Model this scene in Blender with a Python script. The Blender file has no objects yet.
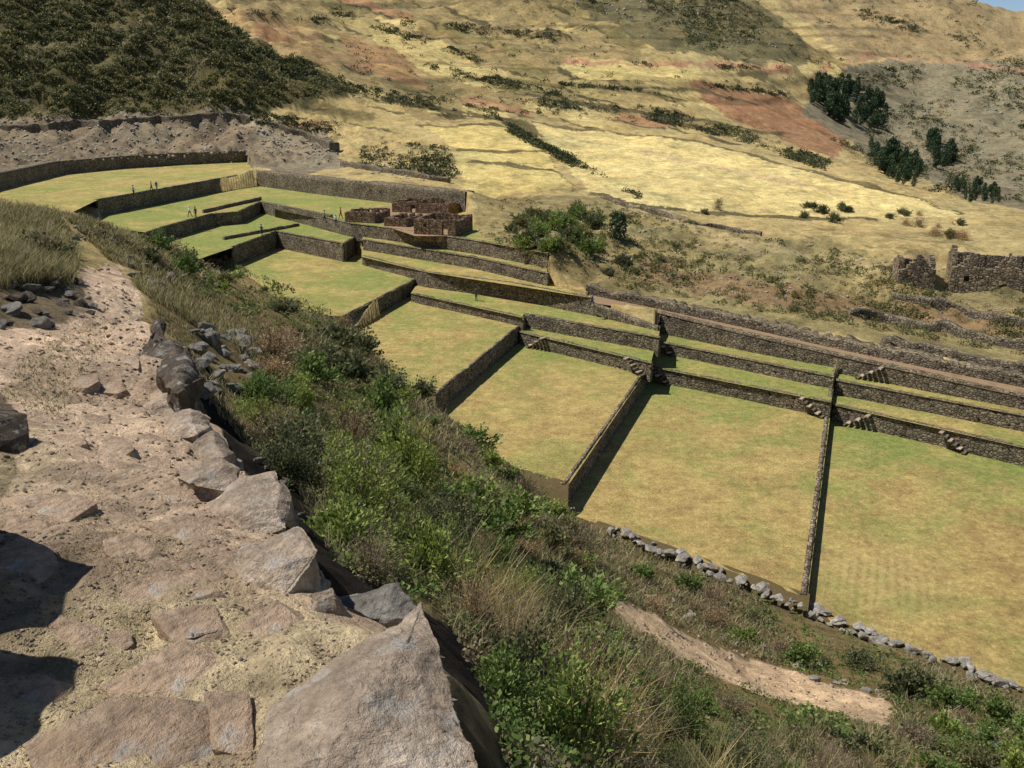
import bpy, bmesh, math, random
import numpy as np
from mathutils import Vector
random.seed(7); rng=np.random.default_rng(11)
C=bpy.context.scene.collection
CAMZ=28.0; F=887.0; TH=math.radians(18); ct,st=math.cos(TH),math.sin(TH)
def D(px,py):
    x=(px-512)/F; u=(384-py)/F
    return np.array([x,ct+u*st,-st+u*ct])
def G(px,py,t): return np.array([0,0,CAMZ])+t*D(px,py)
def P(px,py,z,ext=0):
    d=D(px,py); t=(z-CAMZ)/d[2]; p=np.array([0,0,CAMZ])+t*d
    if ext:
        h=p[:2]/np.linalg.norm(p[:2]); p[:2]+=h*ext
    return p
def lin(c,k=1.0):
    return tuple(((v/255/12.92) if v<=10 else ((v/255+.055)/1.055)**2.4)*k for v in c)
_pt=rng.random((256,256))
def vn(x,y):
    xi=np.floor(x).astype(int); yi=np.floor(y).astype(int); fx=x-xi; fy=y-yi
    fx=fx*fx*(3-2*fx); fy=fy*fy*(3-2*fy)
    a=_pt[xi%256,yi%256]; b=_pt[(xi+1)%256,yi%256]; c=_pt[xi%256,(yi+1)%256]; d=_pt[(xi+1)%256,(yi+1)%256]
    return (a*(1-fx)+b*fx)*(1-fy)+(c*(1-fx)+d*fx)*fy
def fbm(x,y,o=4):
    s=0;a=1;n=0
    for i in range(o):
        s=s+a*(vn(x*2**i+i*17.3,y*2**i+i*9.1)-.5)*2; n+=a; a*=.5
    return s/n
# ---------- lawns  (px,py,zproj[,ext]) + z
LAWN={
'R':(-.8,[(798,612,-.8),(822,408,-.8),(1300,512,-.8),(1300,795,-.8),(1024,693,-.8)]),
'Cc':(0,[(806,610,-.8),(575,516,0),(556,508,0),(636,368,0),(831,410,-.8)]),
'B':(1.8,[(652,378,0),(568,508,0),(500,466,1.8),(438,418,1.8),(512,330,1.8),(650,362,1.8)]),
'A':(3.6,[(521,340,1.8),(436,414,1.8),(400,385,3.6),(350,338,3.6),(408,290,3.6),(520,315,3.6)]),
'A2':(5.4,[(425,288,3.6),(345,333,3.6),(290,312,5.4),(225,272,5.4),(270,240,5.4),(350,252,5.4),(424,274,5.4)]),
'A3':(8,[(235,266,5.4),(278,248,5.4),(345,262,5.4),(366,248,5.4),(366,236,8),(262,205,8),(160,232,8),(140,250,8),(190,262,8)]),
'A4':(10,[(150,247,8),(165,241,8),(215,226,8),(240,224,8),(262,213,8),(350,236,8.1),(385,240,8.2),(470,253,8.2),(545,268,8.2),(548,252,10),(482,238,10),(465,212,10,1),(400,204,10,1),(330,196,10,1),(257,186,10,1),(100,212,10),(100,226,10)]),
'O':(12.5,[(100,216,10),(257,184,10),(247,162,12.5,1),(180,165,12.5,1),(120,169,12.5,1),(60,175,12.5,1),(0,190,12.5,1),(-60,208,12.5,1),(-60,226,12.5),(60,218,12.5)]),
'S2':(4.7,[(411,302,3.6),(521,327,3.6),(524,327,3.2),(658,352,3.2),(660,326,4.7),(590,311,4.7),(420,280,4.7)]),
'S1':(3.2,[(519,344,1.8),(650,377,1.8),(655,347,3.2),(520,322,3.2)]),
'Sc':(6.7,[(362,266,5.4),(425,285,5.0),(590,315,4.7),(594,298,6.7),(548,282,6.7),(470,264,6.7),(362,245,6.7)]),
'Sb':(8.2,[(363,250,6.7),(470,268,6.7),(547,286,6.7),(547,265,8.2),(470,250,8.2),(363,234,8.2)]),
'h2':(1.5,[(650,381,0),(829,418,0),(835,383,1.5),(655,345,1.5)]),
'h3':(.8,[(831,421,-.8),(1024,467,-.8),(1200,510,-.8),(1200,462,.8),(1024,426,.8),(833,388,.8)]),
'g2':(2.7,[(655,352,1.5),(832,389,1.5),(835,366,2.7),(657,330,2.7)]),
'g3':(2.2,[(834,394,.8),(1024,432,.8),(1200,470,.8),(1200,440,2.2),(1024,404,2.2),(836,368,2.2)]),
}
PATHF=[((590,314,4.7),6.0),((657,333,2.7),5.0),((745,351,2.7),4.4),((836,371,2.4),3.9),((930,392,2.2),3.6),((1024,410,2.2),3.3),((1200,446,2.2),2.9)]
PATHB=[(585,294),(657,309),(745,328),(836,349),(930,369),(1024,388),(1200,424)]
pf=[P(*a) for a,z in PATHF]; pz=[z for a,z in PATHF]
pb=[P(b[0],b[1],z) for b,z in zip(PATHB,pz)]
def away(p,m):
    p=np.array(p,float); h=p[:2]/np.linalg.norm(p[:2]); p[:2]+=h*m; return p
lawnw={k:(z,[P(*v)[:2] for v in vs]) for k,(z,vs) in LAWN.items()}
cp=[(200,768,2.25),(20,768,2.25),(-250,768,2.2),(150,600,3.15),(20,620,3.0),(200,500,4.7),(60,500,4.7),(80,400,8.5),(150,420,7.3),(100,330,13),(60,335,12.5),(115,275,20),(60,262,20),
(20,240,24),(20,208,32),(100,228,30),(-60,230,24),(-60,330,10),(-80,430,5.6),(-200,600,2.9),(0,300,13),
(455,768,2.25),(425,650,2.75),(325,600,3.2),(295,545,3.8),(248,475,5.1),(190,415,7.3),(165,365,9.8),(147,325,13),(138,290,17),
(560,768,4.6),(500,640,5.4),(520,690,5.4),(388,598,5.6),(330,548,6.4),(285,480,8.2),(228,418,11),(196,362,15),(700,768,9),
(450,550,10),(350,470,13),(300,400,17),(250,335,24),(200,295,30),(165,262,35),
(130,238,38),(200,270,41),(280,300,45),(340,325,47),(400,378,47),(440,412,49),(500,457,51),(560,508,55),
(650,575,50),(700,620,42),(760,668,33),(770,690,31),(640,600,38),(880,715,28),(1000,745,25),(1024,705,38),(900,650,44),(800,768,15),(950,768,20),(650,700,15),(700,685,22),(560,600,18),(600,560,32),(500,500,26),(450,450,30),(400,400,33),(330,350,35),(560,532,44),(1150,768,24),(1300,768,30),
(500,233,124),(550,215,142),(550,190,168),(600,250,118),(650,240,124),(640,280,110),(700,290,108),(700,250,125),(760,270,113),(800,300,101),(800,230,142),(900,285,104),(900,320,97),(900,225,152),(900,205,175),(1000,330,93),(1000,300,99),(1024,240,140),(1000,215,165),(1150,330,95),(1150,240,140),
(480,205,160),(480,170,190),(400,180,170),(400,150,215),(320,165,200),(300,140,232),(200,145,225),(100,150,208),(0,160,190),
(600,170,195),(600,130,260),(600,90,340),(600,50,450),(600,0,650),(700,180,185),(700,130,290),(760,160,225),(830,180,205),(700,80,400),(760,50,500),(680,10,600),
(900,160,430),(900,130,500),(900,100,570),(900,50,690),(1024,170,420),(1024,120,520),(1024,60,700),(960,185,330),(850,140,420),(820,90,500),(830,60,620),
(930,-3,900),(980,8,900),(1040,20,900),(870,-30,950),(800,-60,1000),(500,-80,1000),
(100,122,235),(0,125,230),(100,60,290),(100,0,350),(0,0,340),(100,-60,500),(250,52,290),(330,92,262),(200,105,240),(190,10,345),(300,20,520),(400,60,400),(400,0,600),(450,100,300),(250,-40,700),(-200,0,330),(-200,130,220)]
pts=[G(*c) for c in cp]
for a in [(575,516,0),(640,548,0),(690,566,0),(750,590,0),(803,612,0),(900,650,-.8),(1024,694,-.8),(1200,758,-.8),(500,468,1.8),(438,420,1.8),(400,388,3.6),(350,340,3.6),(290,314,5.4),(225,274,5.4),(190,263,8),(140,251,8),(100,228,10),(60,220,12.5),(-60,228,12.5)]:
    p=P(*a); p[2]-=.03; q=away(p,-.6); pts.append(q)
for p in pb: q=away(p,1.6); q[2]=p[2]+.9; pts.append(q)
for a in [(548,262,9),(548,252,10),(520,243,10),(482,236,10)]: pts.append(P(*a))
q=P(590,296,6.7,1.5); pts.append(q)
for a in [(257,186),(330,196),(400,204),(465,212)]:
    q=P(a[0],a[1],10,1.8); q[2]=13.0; pts.append(q)
for a in [(247,162),(180,165),(120,169),(60,175),(0,190),(-60,208)]:
    q=P(a[0],a[1],12.5,2); q[2]=14.8; pts.append(q)
for az,r,z in [(-1.5,3,27.0),(-1.5,30,34),(-1.5,300,90),(-1.0,2000,260),(0,2200,300),(.45,1500,70),(.7,1500,60),(.6,1000,40),(1.2,1000,20),(1.5,30,10),(1.5,3,24.0),(1.5,100,-10),
   (.10,1.96,25.75),(.2,1.96,25.4),(.4,1.96,25.0),(.7,1.96,24.7),(1.2,1.96,24.6),(.06,3.0,25.3),(.25,3.2,24.7),(.5,3.2,24.0),(.9,3.2,23.5),(.2,5,23.6),(.45,5,22.8),(.8,5,22),(.5,10,19.4),(.9,10,18)]:
    pts.append(np.array([r*math.sin(az),r*math.cos(az),z]))
pts=np.array(pts); n=len(pts)
ca=np.arctan2(pts[:,0],pts[:,1]); rr_=np.hypot(pts[:,0],pts[:,1]); cr=np.log(rr_)
ev=(pts[:,2]-CAMZ)/rr_
def phi(d2): return np.sqrt(d2+.0004)
M=np.zeros((n+3,n+3)); M[:n,:n]=phi((ca[:,None]-ca)**2+(cr[:,None]-cr)**2)-np.eye(n)*1e-3; M[:n,n]=1;M[:n,n+1]=ca;M[:n,n+2]=cr; M[n:,:n]=M[:n,n:].T
wts=np.linalg.solve(M,np.concatenate([ev,[0,0,0]]))
R0=1.95
def natz(a,l):
    lc=np.maximum(l,math.log(R0))
    z=wts[n]+wts[n+1]*a+wts[n+2]*lc
    for i in range(n): z=z+wts[i]*phi((a-ca[i])**2+(lc-cr[i])**2)
    return CAMZ+z*np.exp(lc)
AZ=np.concatenate([np.linspace(-1.75,-.67,50,endpoint=False),np.linspace(-.67,.67,540,endpoint=False),np.linspace(.67,1.75,51)])
RR=np.exp(np.concatenate([np.linspace(math.log(.35),math.log(50),380,endpoint=False),np.linspace(math.log(50),math.log(230),420,endpoint=False),np.linspace(math.log(230),math.log(1000),300,endpoint=False),np.linspace(math.log(1000),math.log(2400),60)]))
LR=np.log(RR)
aa,ll=np.meshgrid(AZ,LR,indexing='ij')
Z=natz(aa,ll)
X=np.exp(ll)*np.sin(aa); Y=np.exp(ll)*np.cos(aa); R=np.exp(ll)
def amp(r,rs,vs): return np.interp(np.log(r),np.log(rs),vs)
Z=Z+fbm(X*1.3,Y*1.3,5)*amp(R,[.5,3,10,40,60,200,3000],[.05,.06,.14,.2,.12,.15,.15])
Z=Z+fbm(X*6,Y*6,3)*amp(R,[.5,10,30],[.035,.05,0])
Z=Z+fbm(X*.12+3,Y*.12,5)*amp(R,[.5,10,30,50,75,135,200,3000],[0,0,.6,.3,.15,.35,1.1,1.5])
Z=Z+fbm(X*.015+7,Y*.015+2,5)*amp(R,[100,200,300,600,2000],[0,1.0,5,16,20])
far_=np.clip((R-240)/150,0,1)
Z=Z+(1-np.abs(fbm(X*.03+5,Y*.02,4)))*far_*5*(fbm(X*.004,Y*.004,2)+.5)
lh=np.clip((-aa-.16)/.12,0,1)*np.clip((R-225)/40,0,1)
Z=Z+lh*np.abs(fbm(X*.06,Y*.06,5))*12
rb=np.clip((-aa-.12)/.08,0,1)*np.clip((R-200)/15,0,1)*np.clip((270-R)/20,0,1)
Z=Z+rb*np.abs(fbm(X*.3,Y*.3,4))*2.6
bk=np.clip((aa-.0)/.06,0,1)*np.clip((R-98)/8,0,1)*np.clip((160-R)/25,0,1)
Z=Z+bk*(fbm(X*.22,Y*.22,4)*1.0+(.6-np.abs(fbm(X*.1+9,Y*.16,4))*2)*1.0)
ZN=Z.copy()
def pip(xs,ys,poly):
    ins=np.zeros(xs.shape,bool); m=len(poly)
    for i in range(m):
        x1,y1=poly[i]; x2,y2=poly[(i+1)%m]
        if y1==y2: continue
        c=((y1>ys)!=(y2>ys))&(xs<(x2-x1)*(ys-y1)/(y2-y1)+x1); ins^=c
    return ins
pathpoly=[p[:2] for p in pf]+[away(p,1)[:2] for p in reversed(pb)]
for k,(z,poly) in lawnw.items():
    m=pip(X,Y,poly); Z[m]=np.minimum(Z[m],z-.45)
m=pip(X,Y,pathpoly); Z[m]=np.minimum(Z[m],2.4)
def gz(x,y,arr=ZN):
    x=np.asarray(x,float);y=np.asarray(y,float)
    a=np.arctan2(x,y); l=np.log(np.maximum(np.hypot(x,y),.36))
    ia=np.clip(np.interp(a,AZ,np.arange(len(AZ))),0,len(AZ)-1.001); il=np.clip(np.interp(l,LR,np.arange(len(LR))),0,len(LR)-1.001)
    i=ia.astype(int); j=il.astype(int); fa=ia-i; fl=il-j
    return (arr[i,j]*(1-fa)+arr[i+1,j]*fa)*(1-fl)+(arr[i,j+1]*(1-fa)+arr[i+1,j+1]*fa)*fl
TS=np.exp(np.linspace(math.log(1.2),math.log(2200),1000))
def hit(px,py):
    px=np.atleast_1d(np.asarray(px,float)); py=np.atleast_1d(np.asarray(py,float))
    dx=(px-512)/F; u=(384-py)/F; dy=ct+u*st; dz=-st+u*ct
    out=np.full(px.shape,TS[-1]); live=np.arange(len(px))
    for t in TS:
        if len(live)==0: break
        g=gz(dx[live]*t,dy[live]*t); h=(CAMZ+dz[live]*t<=g); out[live[h]]=t; live=live[~h]
    x=dx*out;y=dy*out
    return x,y,gz(x,y),out
# ---------- painting
col=np.zeros(X.shape+(3,)); col[:]=lin((164,144,96))
jx=fbm(X*.05,Y*.05,4)*np.clip(R/400,0,.04); jy=fbm(X*.05+50,Y*.05,4)*np.clip(R/400,0,.05)
jn=fbm(X*2,Y*2,3)*.012*np.clip(60/R,0,1); 
pa=(aa+jx*.2+jn).ravel(); pl=(ll+jy*.45+jn).ravel(); colf=col.reshape(-1,3)
def paint(c,poly,mix=1.0):
    q=[]
    m=len(poly)
    for i in range(m):
        a=poly[i];b=poly[(i+1)%m]; k=max(1,int(math.hypot(a[0]-b[0],a[1]-b[1])/30))
        for j in range(k): q.append((a[0]+(b[0]-a[0])*j/k,a[1]+(b[1]-a[1])*j/k))
    q=np.array(q); x,y,z,t=hit(q[:,0],q[:,1])
    pol=np.stack([np.arctan2(x,y),np.log(np.hypot(x,y))],1)
    lo=pol.min(0); hi=pol.max(0)
    s=np.nonzero((pa>=lo[0])&(pa<=hi[0])&(pl>=lo[1])&(pl<=hi[1]))[0]
    mk=s[pip(pa[s],pl[s],[tuple(v) for v in pol])]
    colf[mk]=colf[mk]*(1-mix)+np.array(lin(c))*mix
paint((118,102,68),[(190,-30),(560,-30),(640,60),(560,120),(420,118),(330,80),(250,30)],.6)
prs=random.Random(3)
def plots(n_,x0_,x1_,y0_,y1_):
    for i in range(n_):
        x0=prs.uniform(x0_,x1_); y0=prs.uniform(y0_,y1_)
        w_=prs.uniform(25,85); h_=prs.uniform(3,11); sl=prs.uniform(.1,.38)
        c_=prs.choice([(192,172,112),(180,160,104),(150,134,84),(130,112,70),(108,98,60),(120,110,68),(160,140,92),(150,108,78),(94,86,54)])
        if x0+w_>900: continue
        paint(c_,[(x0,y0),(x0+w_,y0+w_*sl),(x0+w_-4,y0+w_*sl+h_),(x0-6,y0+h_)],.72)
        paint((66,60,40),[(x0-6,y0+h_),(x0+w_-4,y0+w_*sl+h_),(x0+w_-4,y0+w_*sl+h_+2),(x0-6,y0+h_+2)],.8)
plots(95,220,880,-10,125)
paint((92,84,54),[(-200,-60),(190,-10),(250,45),(330,75),(350,98),(250,112),(130,118),(-200,125)])
paint((118,104,82),[(-200,120),(250,112),(330,160),(300,180),(240,158),(60,165),(-100,190)])
paint((132,118,94),[(240,118),(330,135),(345,168),(290,172),(255,150)])
paint((154,116,80),[(335,30),(400,52),(430,92),(380,80),(350,60)],.65)
paint((154,122,86),[(200,5),(300,25),(350,60),(330,72),(260,40)],.5)
paint((142,104,74),[(690,82),(770,92),(850,135),(830,160),(760,130),(705,102)],.9)
paint((188,168,108),[(370,32),(440,42),(480,66),(500,92),(430,75)],.7)
paint((190,170,108),[(565,58),(700,66),(705,84),(590,80)],.7)
paint((190,170,106),[(415,123),(500,126),(545,150),(575,190),(470,195),(455,150)],.85)
paint((198,178,118),[(530,122),(700,142),(850,180),(960,215),(880,222),(700,212),(590,192)],.85)
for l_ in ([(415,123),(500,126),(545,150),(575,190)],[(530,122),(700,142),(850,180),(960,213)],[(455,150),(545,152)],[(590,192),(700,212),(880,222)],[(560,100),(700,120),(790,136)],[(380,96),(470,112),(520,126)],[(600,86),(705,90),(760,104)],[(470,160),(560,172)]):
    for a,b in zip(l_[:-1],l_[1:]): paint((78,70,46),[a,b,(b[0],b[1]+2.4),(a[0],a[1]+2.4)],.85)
paint((94,88,60),[(560,-20),(720,-20),(800,35),(810,62),(760,66),(650,48),(590,18)],.85)
paint((116,108,86),[(845,66),(1060,55),(1060,215),(985,205),(870,160),(800,112)],.9)
paint((144,124,88),[(740,-30),(1100,-30),(1100,62),(850,62)],.9)
paint((160,120,90),[(560,59),(700,63),(820,67),(862,55),(862,60),(820,72),(700,67),(560,62)],.9)
paint((158,122,94),[(862,54),(1040,70),(1040,73),(862,58)],.8)
paint((176,150,112),[(640,150),(760,176),(860,200),(860,203),(760,180),(640,154)],.7)
paint((126,114,76),[(470,198),(600,196),(760,238),(900,262),(1060,290),(1060,372),(900,350),(600,290),(540,268),(470,232)],.85)
paint((128,98,72),[(640,262),(900,300),(1040,330),(1040,345),(880,322),(640,282)],.6)
paint((164,146,104),[(620,200),(760,245),(900,268),(900,276),(760,256),(620,212)],.6)
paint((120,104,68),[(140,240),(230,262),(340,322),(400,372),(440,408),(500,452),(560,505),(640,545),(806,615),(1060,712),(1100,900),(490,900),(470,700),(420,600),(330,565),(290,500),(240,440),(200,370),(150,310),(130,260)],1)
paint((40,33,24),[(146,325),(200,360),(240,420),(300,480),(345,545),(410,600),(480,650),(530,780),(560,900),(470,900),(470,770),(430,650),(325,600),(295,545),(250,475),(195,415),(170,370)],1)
paint((208,180,150),[(-160,900),(470,900),(470,780),(430,650),(325,600),(295,545),(250,475),(195,415),(170,370),(148,325),(138,290),(118,262),(75,265),(80,300),(60,325),(-60,335),(-120,420),(-60,470),(-160,600)],1)
paint((166,148,96),[(-100,205),(60,222),(75,262),(70,290),(0,290),(-100,290)])
paint((112,98,80),[(-40,285),(70,282),(95,312),(60,326),(-60,336)],.8)
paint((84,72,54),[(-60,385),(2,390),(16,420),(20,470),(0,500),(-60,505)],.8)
paint((200,172,136),[(616,596),(700,640),(760,663),(895,706),(886,728),(750,690),(680,660),(610,610)])
tint=1+.2*fbm(X*.35,Y*.35,4)+.16*fbm(X*.04,Y*.04,3)
dryg=np.clip(fbm(X*.09+31,Y*.09+4,4)*1.5,-1,1)
col=col*tint[...,None]*(1+np.stack([dryg*.05,dryg*.0,-dryg*.04],-1))
farm=np.clip((R-260)/80,0,1)*np.clip((.42-aa)/.05,0,1)
band=np.clip((fbm(Z*.3+fbm(X*.01,Y*.01,2)*2,X*.004,3)-.2)*5,0,1)*farm
col=col*(1-.4*band[...,None])
strw=np.clip(fbm(X*.9,Y*.9,5)*3-.3,0,1)*np.clip((9-R)/3,0,1)*.55*(Z>25.0)
col=col*(1-strw[...,None])+np.array(lin((216,198,150)))*strw[...,None]
col=np.clip(col*1.06,0.01,1)
# ---------- mesh helpers
def mk_mesh(name,V,Q,mat=None,uv=None,cols=None,smooth=False):
    V=np.asarray(V,np.float32).reshape(-1,3); Q=np.asarray(Q,np.int32); k=Q.shape[1]
    me=bpy.data.meshes.new(name); me.vertices.add(len(V)); me.vertices.foreach_set('co',V.ravel())
    me.loops.add(Q.size); me.loops.foreach_set('vertex_index',Q.ravel())
    me.polygons.add(len(Q)); me.polygons.foreach_set('loop_start',np.arange(0,Q.size,k,dtype=np.int32))
    if smooth: me.polygons.foreach_set('use_smooth',np.ones(len(Q),bool))
    if uv is not None:
        l=me.uv_layers.new(name='UVMap'); l.data.foreach_set('uv',np.asarray(uv,np.float32).ravel())
    if cols is not None:
        a=me.color_attributes.new('Col','FLOAT_COLOR','POINT'); cc=np.ones((len(V),4),np.float32); cc[:,:3]=cols; a.data.foreach_set('color',cc.ravel())
    me.update(calc_edges=True); me.validate()
    for m_ in (mat if isinstance(mat,(list,tuple)) else [mat]):
        if m_: me.materials.append(m_)
    return me
def ob(name,me,parent=None,loc=None):
    o=bpy.data.objects.new(name,me); C.objects.link(o)
    if parent: o.parent=parent
    if loc is not None: o.location=loc
    return o
def tag(o,label=None,cat=None,group=None,kind=None):
    if label:o['label']=label
    if cat:o['category']=cat
    if group:o['group']=group
    if kind:o['kind']=kind
    return o
def empty(name,loc,rz=0):
    o=bpy.data.objects.new(name,None); C.objects.link(o); o.location=loc; o.rotation_euler=(0,0,rz); o.empty_display_size=.2; return o
# ---------- materials
def newmat(name,rough=.95):
    m=bpy.data.materials.new(name); m.use_nodes=True; nt=m.node_tree; b=nt.nodes['Principled BSDF']; b.inputs['Roughness'].default_value=rough
    b.inputs['Specular IOR Level'].default_value=.15
    return m,nt,b
def N(nt,t,**k):
    n_=nt.nodes.new(t)
    for a,v in k.items(): setattr(n_,a,v)
    return n_
def noise(nt,co,scale,detail=6,rough=.6,dist=0):
    n_=N(nt,'ShaderNodeTexNoise'); n_.inputs['Scale'].default_value=scale; n_.inputs['Detail'].default_value=detail; n_.inputs['Roughness'].default_value=rough; n_.inputs['Distortion'].default_value=dist
    nt.links.new(co,n_.inputs['Vector']); return n_.outputs['Fac']
def ramp(nt,fac,stops):
    r=N(nt,'ShaderNodeValToRGB'); e=r.color_ramp.elements
    while len(e)<len(stops): e.new(.5)
    for x,(p_,c_) in zip(e,stops): x.position=p_; x.color=(*c_,1) if len(c_)==3 else c_
    nt.links.new(fac,r.inputs['Fac']); return r.outputs['Color']
def mixc(nt,fac,a,b,mode='MIX'):
    m_=N(nt,'ShaderNodeMix',data_type='RGBA',blend_type=mode)
    for s,v in ((0,fac),(6,a),(7,b)):
        if isinstance(v,(int,float)): m_.inputs[s].default_value=v
        elif isinstance(v,tuple): m_.inputs[s].default_value=(*v,1)
        else: nt.links.new(v,m_.inputs[s])
    return m_.outputs[2]
def bump(nt,b,h,dist,strength=1.0):
    n_=N(nt,'ShaderNodeBump'); n_.inputs['Distance'].default_value=dist; n_.inputs['Strength'].default_value=strength
    nt.links.new(h,n_.inputs['Height']); nt.links.new(n_.outputs['Normal'],b.inputs['Normal'])
g3=lambda v:(v,v,v)
def ground_mat():
    m,nt,b=newmat('ground_soil'); tc=N(nt,'ShaderNodeTexCoord').outputs['Object']
    vc=N(nt,'ShaderNodeVertexColor',layer_name='Col').outputs['Color']
    c=mixc(nt,1.0,vc,ramp(nt,noise(nt,tc,9,6,.7),[(.3,g3(.65)),(.7,g3(1.45))]),'MULTIPLY')
    c=mixc(nt,1.0,c,ramp(nt,noise(nt,tc,2.4,7,.7,.5),[(.34,g3(.76)),(.62,g3(1.22))]),'MULTIPLY')
    c=mixc(nt,1.0,c,ramp(nt,noise(nt,tc,.5,6,.75),[(.3,g3(.62)),(.7,g3(1.38))]),'MULTIPLY')
    c=mixc(nt,1.0,c,ramp(nt,noise(nt,tc,.09,8,.85),[(.36,g3(.55)),(.5,g3(1.05)),(.68,g3(1.25))]),'MULTIPLY')
    nt.links.new(c,b.inputs['Base Color'])
    s=N(nt,'ShaderNodeMath',operation='ADD'); nt.links.new(noise(nt,tc,14,6,.75),s.inputs[0]); nt.links.new(noise(nt,tc,1.8,7,.7),s.inputs[1])
    bump(nt,b,s.outputs[0],.12); return m
def stone_mat(name,base,dark,scale=2.6,bd=.08):
    m,nt,b=newmat(name,.9); uv=N(nt,'ShaderNodeTexCoord').outputs['UV']
    mp=N(nt,'ShaderNodeMapping'); mp.inputs['Scale'].default_value=(1,1.5,1); nt.links.new(uv,mp.inputs['Vector'])
    v=N(nt,'ShaderNodeTexVoronoi',feature='DISTANCE_TO_EDGE'); v.inputs['Scale'].default_value=scale; nt.links.new(mp.outputs[0],v.inputs['Vector'])
    v2=N(nt,'ShaderNodeTexVoronoi'); v2.inputs['Scale'].default_value=scale; nt.links.new(mp.outputs[0],v2.inputs['Vector'])
    sp=N(nt,'ShaderNodeSeparateColor'); nt.links.new(v2.outputs['Color'],sp.inputs[0])
    stc=ramp(nt,sp.outputs[0],[(0,tuple(x*.6 for x in base)),(.5,base),(1,tuple(min(1,x*1.45) for x in base))])
    c=mixc(nt,ramp(nt,v.outputs['Distance'],[(.02,g3(0)),(.11,g3(1))]),dark,stc)
    c=mixc(nt,1.0,c,ramp(nt,noise(nt,uv,.35,5,.6),[(.3,g3(.65)),(.7,g3(1.25))]),'MULTIPLY')
    nt.links.new(c,b.inputs['Base Color']); bump(nt,b,v.outputs['Distance'],bd); return m
def rock_mat(name,base,tint_,lichen=True,soil=False):
    m,nt,b=newmat(name,.88); tc=N(nt,'ShaderNodeTexCoord').outputs['Object']
    oi=N(nt,'ShaderNodeObjectInfo')
    c=ramp(nt,noise(nt,tc,1.8,8,.65,.6),[(.3,tuple(x*.55 for x in base)),(.52,base),(.72,tint_)])
    c=mixc(nt,1.0,c,ramp(nt,noise(nt,tc,22,6,.7),[(.3,g3(.65)),(.7,g3(1.35))]),'MULTIPLY')
    if lichen: c=mixc(nt,ramp(nt,noise(nt,tc,6,6,.6),[(.56,g3(0)),(.66,g3(.6))]),c,(.5,.49,.44))
    if soil: c=mixc(nt,ramp(nt,noise(nt,tc,3.5,8,.75,.8),[(.52,g3(0)),(.60,g3(.9))]),c,lin((190,162,130)))
    c=mixc(nt,1.0,c,ramp(nt,oi.outputs['Random'],[(0,g3(.82)),(1,g3(1.18))]),'MULTIPLY')
    s=N(nt,'ShaderNodeMath',operation='ADD'); nt.links.new(noise(nt,tc,5,8,.75,.8),s.inputs[0]); nt.links.new(noise(nt,tc,30,5,.7),s.inputs[1])
    nt.links.new(c,b.inputs['Base Color'])
    bump(nt,b,s.outputs[0],.04); return m
def leaf_mat(name,stops,trans=.35):
    m,nt,b=newmat(name,.6); geo=N(nt,'ShaderNodeNewGeometry'); oi=N(nt,'ShaderNodeObjectInfo')
    c=ramp(nt,geo.outputs['Random Per Island'],stops)
    c=mixc(nt,1.0,c,ramp(nt,oi.outputs['Random'],[(0,(.7,.73,.7)),(.5,(1.05,1.05,1.05)),(1,(1.5,1.3,1.05))]),'MULTIPLY')
    nt.links.new(c,b.inputs['Base Color'])
    tr=N(nt,'ShaderNodeBsdfTranslucent'); nt.links.new(c,tr.inputs['Color']); mx=N(nt,'ShaderNodeMixShader'); mx.inputs[0].default_value=trans
    nt.links.new(b.outputs[0],mx.inputs[1]); nt.links.new(tr.outputs[0],mx.inputs[2]); nt.links.new(mx.outputs[0],nt.nodes['Material Output'].inputs['Surface'])
    return m
def plain(name,c,rough=.85):
    m,nt,b=newmat(name,rough); tc=N(nt,'ShaderNodeTexCoord').outputs['Object']
    k=mixc(nt,1.0,tuple(c),ramp(nt,noise(nt,tc,8,4,.6),[(.3,g3(.8)),(.7,g3(1.15))]),'MULTIPLY'); nt.links.new(k,b.inputs['Base Color']); return m
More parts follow.
